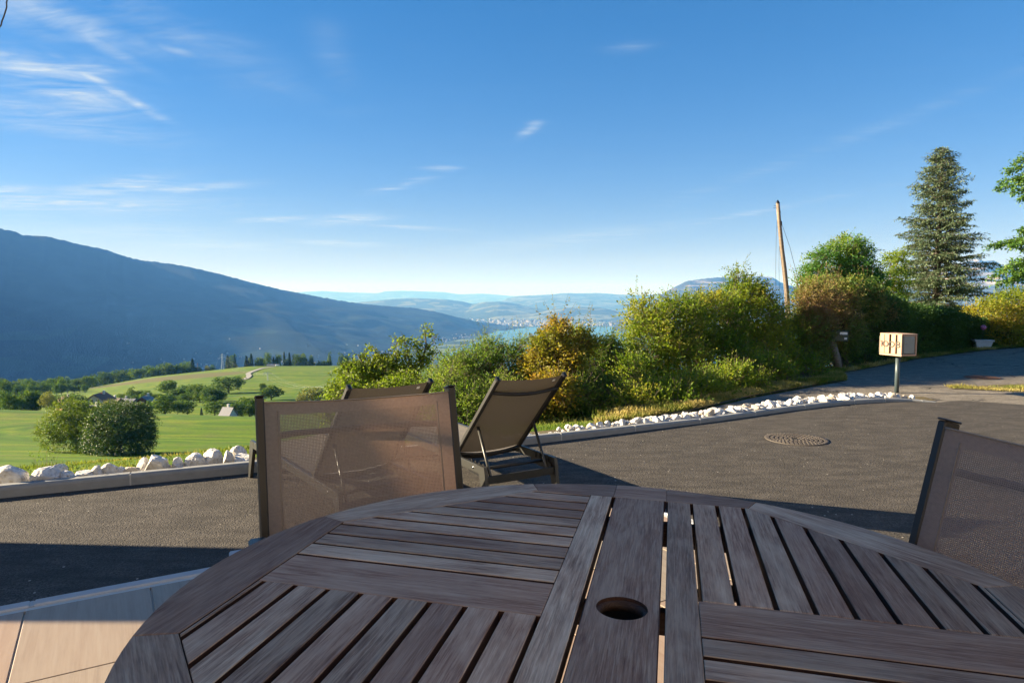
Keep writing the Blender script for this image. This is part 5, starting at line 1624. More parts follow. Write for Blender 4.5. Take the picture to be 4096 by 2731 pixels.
# far treeline on the left ridge, then the taller row climbing along the field edge
G1 = 'broadleaf trees of the far belt below the blue mountain'
x = -30
while x < 372:
    w = TR.uniform(26, 48)
    tree(x, 1518 + 8 * math.sin(x * .05) + TR.uniform(-7, 6) - .02 * x, 1562, TR.choice(B3), 'soft green tree in the farther row of the far belt left of the hill field', G1, Y=560 + TR.uniform(-40, 50), wpx=w)
    x += w * .50
x = -20
while x < 340:
    w = TR.uniform(26, 44)
    tree(x, 1535 + TR.uniform(-6, 8), 1575, TR.choice(B3), 'soft green tree in the nearer row of the far belt left of the hill field', G1, Y=470 + TR.uniform(-20, 30), wpx=w)
    x += w * .75
G2 = 'trees climbing along the far edge of the hill field'
edge = [(352, 1500, 1545), (385, 1493, 1540), (415, 1487, 1538), (445, 1480, 1534), (475, 1478, 1532), (510, 1474, 1528), (545, 1472, 1526), (585, 1461, 1517), (610, 1470, 1514), (640, 1452, 1510), (668, 1450, 1506), (700, 1462, 1502), (722, 1450, 1498), (745, 1443, 1494), (760, 1460, 1492)]
for i, (sx, t_, b_) in enumerate(edge):
    tree(sx, t_, b_ + 2, B3[i % 3], ORD[i] + ' tall rounded tree from the left in the row climbing the hill field edge', G2, Y=700 + TR.uniform(0, 22) + (15 if i % 2 else 0), wpx=TR.uniform(44, 60))
tree(465, 1519, 1537, 'tall', 'small lone tree just in front of the climbing row on the hill field', Y=672, wpx=16)
tree(767, 1433, 1492, 'con', 'dark fir standing last in the climbing row, left of the wooden mast', Y=715, wpx=22)
tree(790, 1466, 1488, 'broad', 'round low tree at the foot of the dark fir, by the wooden mast', Y=716, wpx=30)
tree(824, 1460, 1483, 'olive', 'pale yellowish small tree alone on the ridge', Y=716, wpx=20)
tree(845, 1459, 1480, 'broad2', 'small green tree right of the pale yellowish one on the ridge', Y=717, wpx=24)
crest = [(908, 1421, 1474, 'con', 26, 'dark fir on the ridge just right of the tall pylon'), (928, 1425, 1470, 'tall', 32, 'yellow green poplar beside the first dark fir on the ridge'), (936, 1417, 1470, 'con', 18, 'thin dark fir behind the yellow green poplar'),
         (984, 1423, 1466, 'con', 26, 'broad dark fir left of the barn, first of its pair'), (1003, 1414, 1465, 'con', 22, 'taller narrow fir left of the barn, second of its pair'), (998, 1432, 1465, 'tall', 20, 'light green tree at the foot of the narrow fir'),
         (1030, 1428, 1463, 'broad3', 26, 'dark round tree left of the barn roof'), (1050, 1428, 1462, 'broad', 26, 'dark round tree rising right behind the barn'), (1069, 1409, 1460, 'broad2', 32, 'light green round crown above the barn'),
         (1092, 1426, 1458, 'con', 14, 'small dark fir directly above the barn'), (1110, 1413, 1458, 'broad', 28, 'grey green crown right of the barn'), (1135, 1408, 1458, 'con', 18, 'slim dark fir, left one of the two above the farm track'),
         (1156, 1409, 1458, 'con', 18, 'slim dark fir, right one of the two above the farm track'), (1150, 1432, 1460, 'broad', 30, 'low bush below the two slim firs'), (1185, 1415, 1460, 'broad2', 36, 'broad green tree in the middle of the ridge row'),
         (1210, 1413, 1461, 'broad3', 36, 'dark green tree next to the broad one on the ridge'), (1243, 1416, 1452, 'broad', 20, 'small dark tree standing alone, higher than its low hedge'), (1243, 1444, 1462, 'olive', 60, 'low yellow green hedge tree on the ridge'),
         (1290, 1440, 1460, 'broad', 60, 'wide low green thicket left of the white stemmed birch'), (1318, 1413, 1456, 'tall', 14, 'pale birch with a white stem on the ridge'), (1362, 1417, 1459, 'tall', 24, 'feathery tall tree left of the maple top'), (1388, 1420, 1459, 'broad2', 26, 'round tree half behind the lime green maple'),
         (1420, 1430, 1460, 'broad', 34, 'ridge tree seen through the lime green maple')]
for sx, t_, b_, kd, w, lab in crest:
    tree(sx, t_, b_, kd, lab, Y=716 + TR.uniform(0, 14), wpx=w)
# middle distance: trees in the hollow before the hill field
midt = [(672, 1517, 1583, 'broad', 74, 'rounded green tree standing free in the pale field, left of the dark grove'), (1505 // 10 * 10, 0, 0, None, 0, '')]
GROVE = 'trees of the dark grove in the hollow'
tree(672, 1517, 1582, 'broad', 'rounded green tree standing free before the pale field, left of the dark grove', wpx=74)
for gi, (sx, t_, b_, w) in enumerate(sorted(((735, 1540, 1600, 70), (775, 1537, 1606, 64), (800, 1535, 1610, 60), (830, 1545, 1612, 66), (860, 1552, 1612, 60), (705, 1556, 1602, 54), (885, 1560, 1610, 50)))):
    tree(sx, t_, b_, TR.choice(B3), ORD[gi] + ' dark green tree from the left in the dense grove of the hollow', GROVE, wpx=w)
tree(915, 1505, 1573, 'broad2', 'large spreading tree at the edge of the hill field, above the dark grove', wpx=118)
tree(955, 1500, 1560, 'broad', 'smaller crown growing against the right side of the large spreading tree', wpx=24)
tree(862, 1516, 1530, 'olive', 'tiny pale tree on the brown ploughed ground', wpx=14)
tree(1053, 1531, 1570, 'broad', 'small round tree on the meadow right of the dark bank', wpx=28)
tree(1085, 1540, 1600, 'broad3', 'dark wide tree just left of the armchair top', wpx=76)
tree(1060, 1560, 1602, 'broad2', 'dark low tree under the small round one', wpx=44)
tree(1240, 1542, 1612, 'olive', 'pale olive green rounded tree between the armchair and the maple', wpx=104, Y=300)
tree(1205, 1575, 1620, 'olive', 'small pale shrub tree at the left foot of the olive green one', wpx=50, Y=290)
for sx, t_, b_, kd, w, lab in ((650, 1580, 1634, 'tall', 70, 'broad dark brown green tree at the field edge, left of the meadow gap'), (700, 1600, 1636, 'broad', 36, 'small bright green tree at the field edge'), (740, 1600, 1641, 'broad3', 58, 'dark tree with a sunny left side at the near field edge'),
                       (590, 1595, 1634, 'broad', 26, 'little yellow green tree beside the brick red house'), (850, 1602, 1652, 'broad2', 84, 'grey green fruit tree left of the slate roof'), (797, 1630, 1644, 'con', 12, 'tiny dark fir in the gap of the meadow'),
                       (940, 1606, 1660, 'broad', 56, 'rounded tree right behind the slate roof'), (965, 1588, 1640, 'broad3', 60, 'dark tree above the slate roof'), (1000, 1585, 1640, 'broad', 50, 'dark tree touching the armchair post'), (990, 1614, 1666, 'tall', 44, 'bright green tree left of the armchair post, in the front'),
                       (1010, 1628, 1668, 'broad2', 30, 'small bright bush against the armchair post'), (958, 1628, 1660, 'tall', 26, 'yellow green small tree beside the slate roof'),
                       (575, 1558, 1600, 'broad', 46, 'dark tree left of the free standing rounded tree'), (620, 1574, 1606, 'broad2', 40, 'low green tree behind the brick red house')):
    tree(sx, t_, b_, kd, lab, wpx=w, Y=(232 if b_ > 1628 else 300) + TR.uniform(0, 12))
GL = 'trees of the left grove beyond the meadow'
for gi, (sx, t_, w) in enumerate(sorted(((-15, 1558, 60), (22, 1568, 50), (55, 1575, 50), (98, 1560, 70), (135, 1556, 60), (40, 1595, 60), (75, 1592, 50), (118, 1588, 60)))):
    tree(sx, t_, 1630, TR.choice(B3), ORD[gi] + ' dark green tree from the left border in the grove beyond the near meadow', GL, Y=236 + TR.uniform(0, 14), wpx=w)
tree(183, 1558, 1632, 'olive', 'slim yellowish tree between the left grove and the brown roofed house', wpx=52, Y=238)
tree(210, 1580, 1632, 'broad2', 'dark tree right of the slim yellowish one', wpx=46, Y=242)
tree(8, 1515, 1575, 'broad', 'tall dark tree cut by the left border', wpx=44, Y=430)
tree(285, 1570, 1618, 'broad', 'wide round tree between the two brown roofs', wpx=94, Y=262)
tree(430, 1592, 1620, 'olive', 'low brownish tree right of the white gabled house', wpx=70, Y=262)
tree(518, 1553, 1585, 'tall', 'small rounded tree left of the armchair side field, beyond the dark roofs', wpx=26, Y=352)
tree(548, 1560, 1590, 'broad', 'bushy tree right of the small rounded one beyond the dark roofs', wpx=50, Y=352)
x = 480; gi = -1
while x < 880:
    gi += 1
    tree(x, 1578 + TR.uniform(-6, 8), 1606, TR.choice(B3), ORD[gi] + ' low shrub like tree from the left in the hedge joining the hollow grove', 'hedge trees of the hollow', Y=318 + TR.uniform(-10, 14), wpx=TR.uniform(30, 46)); x += 27

# ---- the three trees on the near meadow, leaf by leaf
def big_tree(name, label, spec, n, mat, leaf, trunk, k=6, base=None, tonef=None, limbs=()):
    lobes = lobes_px(spec)
    b = hit(*base)
    root = empty(name, b); tag(root, label, 'tree'); inv = np.array(b)
    P, U, idx = lobe_points(lobes, n, (.45, 1.0))
    m_ = len(P)
    D = U + rng.normal(size=(m_, 3)) * .7
    tone = (.42 + patchy(P, .35, .55, n) + patchy(P, 1.2, .3)) if tonef is None else tonef(P)
    a = sprig_leaves(P, D, rng.uniform(.4, 1.0, m_), k, leaf, leaf * .7, tone, .3, .9, .3, .6)
    leaf_cloud('crown', a[0] - inv, a[1], a[2], a[3], a[4], a[5], M[mat], root)
    mb = MB()
    mb.tube([(0, 0, -.3), (.1, 0, trunk * .5), (0, 0, trunk)], [.35, .26, .2], 10)
    for (c, r) in lobes:
        e = c - inv; s_ = np.array([0, 0, trunk * .75])
        mb.tube([tuple(s_), tuple((s_ + e) / 2 + rng.normal(size=3) * .3), tuple(e)], [.15, .09, .03], 6)
    mb.build('trunk', M['bark'], root)
    return root
YC = hit(480, 1812).y
big_tree('walnut_tree', 'airy walnut tree leaning out to the left over the meadow', [(270, 1640, YC, 62, 42, 3), (235, 1690, YC, 60, 42, 3), (195, 1740, YC, 42, 34, 2.2), (290, 1700, YC, 50, 55, 3), (170, 1722, YC, 26, 20, 1.5), (205, 1775, YC, 26, 26, 1.6), (300, 1650, YC, 40, 38, 2.5), (280, 1760, YC, 26, 34, 1.5), (245, 1730, YC, 40, 30, 2)], 2100, 'clump_light', .26, 3.5, base=(318, 1806))
big_tree('ash_tree', 'yellow green tree squeezed between the walnut and the big dark round tree', [(345, 1655, YC + 1, 50, 50, 3), (390, 1700, YC - 1, 40, 70, 3), (330, 1720, YC, 40, 50, 3), (350, 1770, YC, 44, 38, 3), (375, 1690, YC, 40, 60, 3), (318, 1775, YC, 24, 34, 2)], 2200, 'clump_light', .24, 2.5, base=(345, 1806))
big_tree('oak_tree', 'big dense dark round tree, the largest of the three on the near meadow', [(470, 1672, YC, 84, 66, 6), (525, 1700, YC, 68, 90, 6), (440, 1735, YC - 2, 78, 68, 6), (560, 1760, YC, 44, 60, 4), (500, 1775, YC - 2, 95, 44, 6), (400, 1770, YC - 1, 50, 45, 4), (545, 1660, YC + 1, 40, 40, 4), (430, 1660, YC + 1, 44, 42, 4), (580, 1730, YC, 26, 34, 3)], 7200, 'clump_dark', .26, 2.0, base=(480, 1812))

# ---------------------------------------------------------------- houses in the hollow
M['plaster'] = mat_simple('white_plaster', (.62, .58, .50), .85, .08, .8)
M['roof_brown'] = mat_simple('brown_tiles', (.20, .10, .065), .8, .3, 1.5)
M['roof_slate'] = mat_simple('slate_roof', (.17, .17, .18), .6, .2, 1.5)
M['roof_dark'] = mat_simple('dark_roof', (.12, .085, .07), .7, .25, 1.5)
M['brick_red'] = mat_simple('red_wall', (.26, .10, .06), .85, .2, 1.5)
M['timber'] = mat_simple('house_timber', (.16, .09, .05), .8, .2, 2)
M['pane'] = mat_simple('window_pane', (.03, .04, .05), .15, .1, 3)
def house(label, sx, Y, rz, w, d, hw_, hr, wall, roof, over=.7, wins=(), sinkz=0.0, gable_timber=False, z=None):
    p = on_ground(sx, Y)
    r = empty('house', (p.x, p.y, p.z - sinkz if z is None else z), rz); tag(r, label, 'house')
    mb = MB()
    vs = [(-w / 2, -d / 2, 0), (w / 2, -d / 2, 0), (w / 2, d / 2, 0), (-w / 2, d / 2, 0), (-w / 2, -d / 2, hw_), (w / 2, -d / 2, hw_), (w / 2, d / 2, hw_), (-w / 2, d / 2, hw_), (0, -d / 2, hw_ + hr), (0, d / 2, hw_ + hr)]
    mb.add(vs, [[0, 1, 5, 8, 4], [1, 2, 6, 5], [2, 3, 7, 9, 6], [3, 0, 4, 7]]); mb.build('wall', M[wall], r)
    sl = hr / (w / 2)
    for sg in (-1, 1):
        x1 = sg * (w / 2 + over); z1 = hw_ - over * sl + .05
        mb = MB(); vs = [(0, -d / 2 - over, hw_ + hr + .05), (x1, -d / 2 - over, z1), (x1, d / 2 + over, z1), (0, d / 2 + over, hw_ + hr + .05)]
        vs += [(a, b, c + .22) for a, b, c in vs]
        fs = [[0, 1, 2, 3], [7, 6, 5, 4]] + [[i, 4 + i, 4 + (i + 1) % 4, (i + 1) % 4] for i in range(4)]
        mb.add(vs, fs); rf = mb.build('roof', M[roof], r)
    mb = MB(); mb.box((w * .18, d * .15, hw_ + hr * .9 + .6), (.7, .7, 1.6)); mb.build('chimney', M['plaster'], rf)
    for (x, zz, ww, hh_) in wins:
        mb = MB(); mb.box((x, -d / 2 - .02, zz), (ww + .3, .08, hh_ + .3)); f = mb.build('window', M['timber'], r)
        mb = MB(); mb.box((x, -d / 2 - .07, zz), (ww, .06, hh_)); mb.build('pane', M['pane'], f)
    return r
h1 = house('white gabled house with a wide brown roof and timber balcony in the hollow', 388, 285, R(8), 7.4, 8.5, 3.9, 2.5, 'plaster', 'roof_brown', 1.1, ((-2.2, 1.2, 1.0, 1.4), (0, 1.2, 1.0, 1.4), (2.2, 1.2, 1.0, 1.4), (-1.2, 3.7, .9, 1.2), (1.2, 3.7, .9, 1.2)))
mb = MB(); mb.box((0, -4.75, 2.5), (6.8, 1.0, .16)); mb.box((0, -5.22, 2.9), (6.8, .08, .7)); mb.build('balcony', M['timber'], h1)
house('house showing only its brown roof above the trees, left of the white gabled one', 256, 280, R(50), 5.5, 7, 3.0, 2.2, 'brick_red', 'roof_brown', .8, ((0, 3.6, 1.2, 1.3),))
house('low building with a grey concrete coloured roof in front of the white gabled house', 372, 268, R(60), 4.5, 6, 1.0, 1.5, 'plaster', 'roof_slate', .5)
house('low dark roofed shed, its long roof left of the grey one', 340, 264, R(70), 4, 6, 1.2, 1.4, 'timber', 'roof_dark', .5)
house('dark roofed barn to the right of the white gabled house', 450, 300, R(70), 5, 6, 1.8, 1.7, 'timber', 'roof_dark', .6)
house('long low barn with a dull grey roof, right of the dark roofed barn', 500, 312, R(80), 4.5, 8, 1.4, 1.2, 'timber', 'roof_slate', .6)
house('brick red house behind the big dark round tree', 572, 292, R(10), 5.5, 6.5, 2.8, 2.0, 'brick_red', 'roof_slate', .8, ((-1.6, 2.4, 1.1, 1.3), (1.6, 2.4, 1.1, 1.3)))
hs = house('house with a pale slate roof and a dark dormer window at the near field edge', 905, 226, R(72), 4.4, 3.6, 1.4, 2.6, 'plaster', 'roof_slate', .4, z=-39.6)
mb = MB(); mb.box((1.2, .0, 2.6), (1.1, 1.3, 1.0)); mb.build('dormer', M['roof_dark'], hs)
# arched barn on the ridge
ba = on_ground(1086, 704); bn = empty('arched_barn', ba, R(12)); tag(bn, 'half round greenhouse like barn on the hill ridge at the end of the farm track', 'barn')
mb = MB(); vs = []; n = 12
for yv in (-4.5, 4.5):
    for i in range(n + 1):
        a = math.pi * i / n; vs.append((0 + yv * 1.15, math.cos(a) * 3.8, math.sin(a) * 3.0 - .3))
fs = [[i, i + 1, n + 2 + i, n + 1 + i] for i in range(n)]
mb.add(vs, fs); mb.build('arched_roof', M['roof_slate'], bn)
mb = MB(); mb.add([(v[0] * .995, v[1] * .9, v[2] * .9) for v in vs[:n + 1]], [list(range(n + 1))]); mb.build('end_wall', M['timber'], bn)
mb = MB(); mb.add([(v[0] * .995, v[1] * .9, v[2] * .9) for v in vs[n + 1:]], [list(range(n + 1))[::-1]]); mb.build('end_wall', M['roof_dark'], bn)
cr = on_ground(1108, 702); vn = empty('parked_van', cr, R(10)); tag(vn, 'small white van parked to the right of the arched barn', 'van')
mb = MB(); mb.box((0, 0, 1.1), (4.2, 1.8, 1.5), None, .3); mb.build('body', M['label_white'], vn)
for x in (-1.3, 1.3):
    for y in (-.85, .85):
        mb = MB(); mb.tube([(x, y - .1, .35), (x, y + .1, .35)], .34, 10); mb.build('wheel', M['plastic'], vn)
mb = MB(); mb.box((1.6, 0, 1.5), (.9, 1.82, .5)); mb.build('windscreen', M['pane'], vn)
# farm track winding up the hill field
M['track'] = mat_simple('farm_track', (.24, .23, .20), .9, .1, .3)
tp_ = [(970, 1521), (985, 1515), (995, 1508), (996, 1502), (991, 1497), (1000, 1491), (1020, 1483), (1048, 1474), (1080, 1469), (1105, 1466), (1125, 1462)]
pts = [hit(a, b, 400) for a, b in tp_]; pts = [p for p in pts if p]
fine = []
for a, b in zip(pts, pts[1:]):
    for i in range(6): fine.append(a.lerp(b, i / 6))
mb = MB(); vs = []
for i, p in enumerate(fine):
    q = fine[min(i + 1, len(fine) - 1)] - fine[max(0, i - 1)]; q.z = 0
    if q.length < 1e-6: q = Vector((1, 0, 0))
    q.normalize(); n_ = Vector((-q.y, q.x, 0)) * 1.9
    for sg in (-1, 1):
        c = p + n_ * sg; vs.append((c.x, c.y, ground(c.x, c.y) + .35))
mb.add(vs, [[2 * i, 2 * i + 1, 2 * i + 3, 2 * i + 2] for i in range(len(fine) - 1)])
tag(mb.build('farm_track', M['track']), kind='structure')
# pylons and wires
M['steel'] = mat_simple('galvanised_steel', (.42, .45, .45), .5, .1, 3, 0, .5)
def pylon(label, sx, Y, ztop_row):
    p = on_ground(sx, Y); h = wp(sx, ztop_row, Y).z - p.z
    r = empty('pylon', p, R(20)); tag(r, label, 'pylon')
    mb = MB(); b = h * .06
    for sg in ((-1, -1), (1, -1), (1, 1), (-1, 1)):
        mb.bar((sg[0] * b, sg[1] * b, 0), (sg[0] * .25, sg[1] * .25, h), .14, .14)
    for i in range(9):
        z0, z1 = h * i / 9, h * (i + 1) / 9; f0, f1 = b + (.25 - b) * i / 9, b + (.25 - b) * (i + 1) / 9
        mb.bar((-f0, -f0, z0), (f1, -f1, z1), .08, .08); mb.bar((f0, -f0, z0), (-f1, -f1, z1), .08, .08); mb.bar((-f0, f0, z0), (f1, f1, z1), .08, .08)
    mb.build('mast', M['steel'], r)
    tipz = []
    for zf_, w_ in ((.80, 3.2), (.92, 2.4)):
        q = MB(); q.bar((-w_, 0, h * zf_), (w_, 0, h * zf_), .16, .16); q.bar((-w_, 0, h * zf_), (0, 0, h * zf_ + .9), .09, .09); q.bar((w_, 0, h * zf_), (0, 0, h * zf_ + .9), .09, .09); q.build('crossarm', M['steel'], r)
        for sg in (-1, 1): tipz.append(p + Matrix.Rotation(R(20), 3, 'Z') @ Vector((sg * w_, 0, h * zf_ - .3)))
    return tipz
t1 = pylon('tall lattice pylon on the ridge left of the firs', 887, 712, 1414)
t2 = pylon('lattice pylon standing on the green slope below the farm track', 1067, 470, 1488)
t3 = [Vector((-38, 200, -21)) + Vector((-6 + 4 * i, 0, 0)) for i in range(4)]
t0 = [Vector((-700, 1500, -190)) + Vector((6 * i, 0, 0)) for i in range(4)]
for i in range(4):
    for A, B_ in ((t0[i], t1[i]), (t1[i], t2[i]), (t2[i], t3[i])):
        n = 14; L_ = (B_ - A).length
        pts = [A.lerp(B_, k / n) - Vector((0, 0, 4 * L_ * .022 * (k / n) * (1 - k / n))) for k in range(n + 1)]
        mb = MB(); mb.tube(pts, .016, 4, False)
        tag(mb.build('power_line', M['steel']), 'thin power line strung between the pylons over the hill field', 'power line', 'power lines over the hill field')
p = on_ground(788, 712); mb = MB(); mb.tube([p, p + Vector((0, 0, wp(788, 1451, 712).z - p.z))], .22, 6); mb.bar(p + Vector((-1.2, 0, 8)), p + Vector((1.2, 0, 8)), .15, .15)
tag(mb.build('wooden_mast', M['timber']), 'brown wooden mast on the ridge right of the dark fir', 'mast')

# ---------------------------------------------------------------- far land
def mat_forest(name, a, b, c, sc_=.012, fields=None, rock=None):
    a, b, c = [tuple(q * .8 for q in k) for k in (a, b, c)]
    m, nt, out = nodes_of(name); T = NT(nt)
    p = world_pos(T)
    n1_ = T.noise(p, sc_, 8, .65); n2_ = T.noise(p, sc_ * 8, 6, .7)
    col = T.ramp(T.math('ADD', T.math('MULTIPLY', n1_, .6), T.math('MULTIPLY', n2_, .4)), [(.35, a), (.52, b), (.66, c)])
    sp = T.n('ShaderNodeSeparateXYZ', {0: p})
    if fields:
        zlo, zhi, fc = fields
        band = T.math('MULTIPLY', T.math('SUBTRACT', 1.0, T.math('DIVIDE', T.math('SUBTRACT', sp.outputs[2], zlo), zhi - zlo), True), 1.0)
        v = T.n('ShaderNodeTexVoronoi', {'Vector': T.mapping(p, (.0022, .0022, .006)), 'Scale': 1.0})
        pick = T.math('GREATER_THAN', T.n('ShaderNodeSeparateColor', {'Color': v.outputs['Color']}).outputs[0], .60)
        f = T.math('MULTIPLY', T.math('MULTIPLY', pick, T.ramp(band, [(.15, 0), (.5, 1.0)])), T.ramp(T.noise(p, .004, 4), [(.42, 0), (.55, 1.0)]))
        col = T.mix(f, col, fc)
    if rock:
        zr, rc, thr = rock
        nz = T.n('ShaderNodeSeparateXYZ', {0: T.n('ShaderNodeNewGeometry').outputs['Normal']}).outputs[2]
        strat = T.noise(T.mapping(p, (.0016, .0016, .03)), 1.0, 6, .6)
        f = T.math('MULTIPLY', T.ramp(strat, [(thr, 0), (thr + .07, 1)]), T.math('DIVIDE', T.math('SUBTRACT', sp.outputs[2], zr), 120.0, True))
        col = T.mix(f, col, rc)
    pbsdf(T, out, col, .95, T.bump(n2_, .8, 14.0), Specular_IOR_Level=.08)
    return m
def ridge(name, pts, front, base_z, back, mat, nu=260, nv=34, rough=30.0, freq=.0012, prof=1.0, crest_noise=6.0, backz=None, seed=0.0):
    """pts: (photo x, photo y, depth) of the crest; front: metres (or function) in front of the crest where the base lies"""
    xs_ = np.linspace(pts[0][0], pts[-1][0], nu)
    rows_ = np.interp(xs_, [p[0] for p in pts], [p[1] for p in pts]); deps = np.interp(xs_, [p[0] for p in pts], [p[2] for p in pts])
    vs = []
    for sx, sy, Y in zip(xs_, rows_, deps):
        c = wp(sx, sy, Y)
        cn_ = crest_noise * (.6 * noise.noise(Vector((sx * .08, seed, 0))) + .9 * noise.noise(Vector((sx * .37, seed, 1))))
        fr = front(sx) if callable(front) else front
        fd = Vector((fr[0], -fr[1], 0))
        for j in range(nv + 1):
            t = j / nv
            P = Vector((c.x, c.y, 0)) + fd * (1 - t)
            z = base_z + (c.z - base_z) * (t ** prof) + cn_ * t ** 40
            am = math.sin(math.pi * min(1, t * 1.0)) * rough
            z += am * (noise.noise(Vector((P.x * freq, P.y * freq, seed))) + .45 * noise.noise(Vector((P.x * freq * 3.3, P.y * freq * 3.3, seed + 4)))) * min(1, (1 - t) * 5)
            vs.append((P.x, P.y, z))
        vs.append((c.x - fd.x * .08, c.y - fd.y * .08, c.z - 6))
        vs.append((c.x - fd.x * back, c.y - fd.y * back, base_z if backz is None else backz))
    m_ = nv + 3
    fs = [[i * m_ + j, (i + 1) * m_ + j, (i + 1) * m_ + j + 1, i * m_ + j + 1] for i in range(nu - 1) for j in range(m_ - 1)]
    mb = MB(); mb.add(vs, fs, True); o = mb.build(name, mat); return tag(o, kind='structure')
M['forest'] = mat_forest('mountain_forest', (.010, .020, .010), (.016, .028, .013), (.032, .040, .018), .010, fields=(-440, -60, (.03, .048, .02)))
M['hill_far'] = mat_forest('far_hills', (.035, .055, .03), (.055, .075, .035), (.12, .13, .06), .003, fields=(-440, 400, (.16, .17, .09)))
M['rocky'] = mat_forest('rocky_mountain', (.03, .042, .03), (.05, .056, .042), (.11, .10, .085), .006, rock=(60, (.30, .26, .235), .50))
SEM = [(-900, 720, 5000), (-500, 800, 5200), (-200, 872, 5450), (0, 914, 5600), (60, 926, 5700), (90, 940, 5750), (190, 946, 5900), (313, 976, 6100), (430, 1000, 6250), (488, 1022, 6400), (560, 1040, 6500), (690, 1056, 6700), (760, 1068, 6800), (871, 1094, 7000), (1000, 1128, 7200), (1115, 1156, 7450), (1240, 1180, 7700), (1358, 1202, 7950), (1460, 1216, 8200), (1567, 1226, 8450), (1660, 1232, 8700), (1741, 1246, 8900), (1820, 1266, 9100), (1898, 1284, 9300), (1970, 1292, 9500), (2030, 1305, 9650), (2058, 1316, 9700)]
ridge('mountain', SEM, lambda sx: (float(np.interp(sx, [-900, 0, 1000, 1600, 2058], [1600, 1600, 1750, 850, 180])), float(np.interp(sx, [-900, 0, 1000, 1600, 2058], [2600, 2650, 3200, 1600, 300]))), -440, .8, M['forest'], nu=420, nv=60, rough=50, freq=.0014, crest_noise=11.0, prof=1.12)
ridge('mountain', [(-13500, -1880, 850), (-9000, -900, 1500), (-6000, -420, 2100), (-4000, -60, 2900), (-2500, 330, 3600), (-1500, 610, 4300), (-860, 728, 5010)], (1500, 1500), -440, .6, M['forest'], nu=120, nv=24, rough=60, freq=.0012, crest_noise=6.0, seed=2)  # unseen ridge added to keep the sun off the lower mountain slope
ridge('far_hills', [(600, 1200, 40000), (1150, 1176, 40000), (1200, 1168, 40000), (1290, 1164, 40000), (1370, 1169, 40000), (1440, 1171, 40000), (1510, 1173, 40000), (1540, 1165, 40000), (1610, 1163, 40000), (1700, 1166, 40000), (1780, 1169, 40000), (1840, 1178, 40000), (1920, 1174, 40000), (1990, 1179, 40000), (2100, 1188, 40000), (2600, 1190, 40000), (3400, 1180, 40000), (4400, 1185, 40000)], (0, 6000), -300, .3, M['hill_far'], nu=300, nv=10, rough=60, freq=.0003, crest_noise=16)
ridge('far_hills', [(1300, 1230, 17000), (1450, 1207, 17000), (1500, 1203, 17000), (1580, 1196, 17000), (1650, 1192, 17000), (1720, 1195, 17000), (1790, 1198, 17000), (1850, 1206, 17000), (1890, 1216, 17000), (1940, 1208, 16500), (2000, 1206, 16000), (2060, 1214, 16000), (2130, 1228, 16000), (2200, 1240, 15500), (2600, 1262, 15500)], (0, 3600), -430, .5, M['hill_far'], nu=260, nv=22, rough=70, freq=.0006, crest_noise=8, seed=3)
ridge('far_hills', [(1900, 1225, 24000), (2010, 1204, 24000), (2030, 1192, 24000), (2075, 1184, 24000), (2160, 1180, 24000), (2220, 1177, 24000), (2245, 1173, 24000), (2275, 1172, 24000), (2320, 1173, 24000), (2400, 1172, 24000), (2470, 1178, 24000), (2560, 1180, 24000), (2700, 1176, 24000), (3300, 1170, 24000), (4400, 1160, 24000)], (0, 6500), -400, .4, M['hill_far'], nu=300, nv=22, rough=110, freq=.0004, crest_noise=9, seed=7)
ridge('far_hills', [(2100, 1262, 13800), (2180, 1240, 13800), (2250, 1232, 13800), (2330, 1228, 13800), (2400, 1230, 13800), (2450, 1240, 13800), (2520, 1254, 13800), (2700, 1262, 13800), (3400, 1230, 13500)], (0, 1800), -430, .5, M['hill_far'], nu=160, nv=16, rough=30, freq=.001, crest_noise=6, seed=9)
ridge('rocky_mountain', [(2440, 1290, 11000), (2520, 1262, 11000), (2600, 1222, 11000), (2649, 1176, 11000), (2700, 1148, 11000), (2751, 1123, 11000), (2800, 1117, 11000), (2846, 1111, 11000), (2942, 1107, 11000), (3050, 1106, 11000), (3089, 1108, 11000), (3127, 1132, 11000), (3220, 1160, 11000), (3400, 1172, 11000), (3650, 1140, 10500), (3800, 1085, 10000), (3873, 1054, 10000), (3909, 1036, 10000), (3940, 1046, 10000), (3972, 1040, 10000), (4000, 1056, 10000), (4040, 1078, 10000), (4200, 1060, 10000), (4600, 1040, 10000)], (-300, 2600), -435, .5, M['rocky'], nu=420, nv=50, rough=120, freq=.0016, crest_noise=12, prof=1.5, seed=12)
# valley floor, lake
M['valley'] = mat_forest('valley_floor', (.03, .05, .02), (.05, .08, .03), (.10, .13, .05), .004, fields=(-460, -380, (.14, .17, .06)))
mb = MB(); mb.add([(-30000, 1500, -441), (30000, 1500, -441), (45000, 60000, -441), (-45000, 60000, -441)], [[0, 1, 2, 3]])
tag(mb.build('valley_floor', M['valley']), kind='structure')
m, nt, out = nodes_of('lake_water'); T = NT(nt)
pw = world_pos(T)
b = pbsdf(T, out, (.012, .12, .15), .22, T.bump(T.noise(T.mapping(pw, (.02, .02, 1)), 1.0, 6, .6), .12, 1.0), Specular_IOR_Level=.4)
M['lake'] = m
mb = MB(); lk = [(20, 9500), (-60, 9150), (-218, 8440), (-330, 6800), (-520, 4800), (300, 3500), (2500, 3600), (4500, 6500), (4200, 9300), (3000, 9750), (1900, 9850), (1300, 9680), (800, 9820), (350, 9700), (120, 9620)]
mb.add([(x, y, -437) for x, y in lk], [list(range(len(lk)))]); tag(mb.build('lake', m), kind='structure')
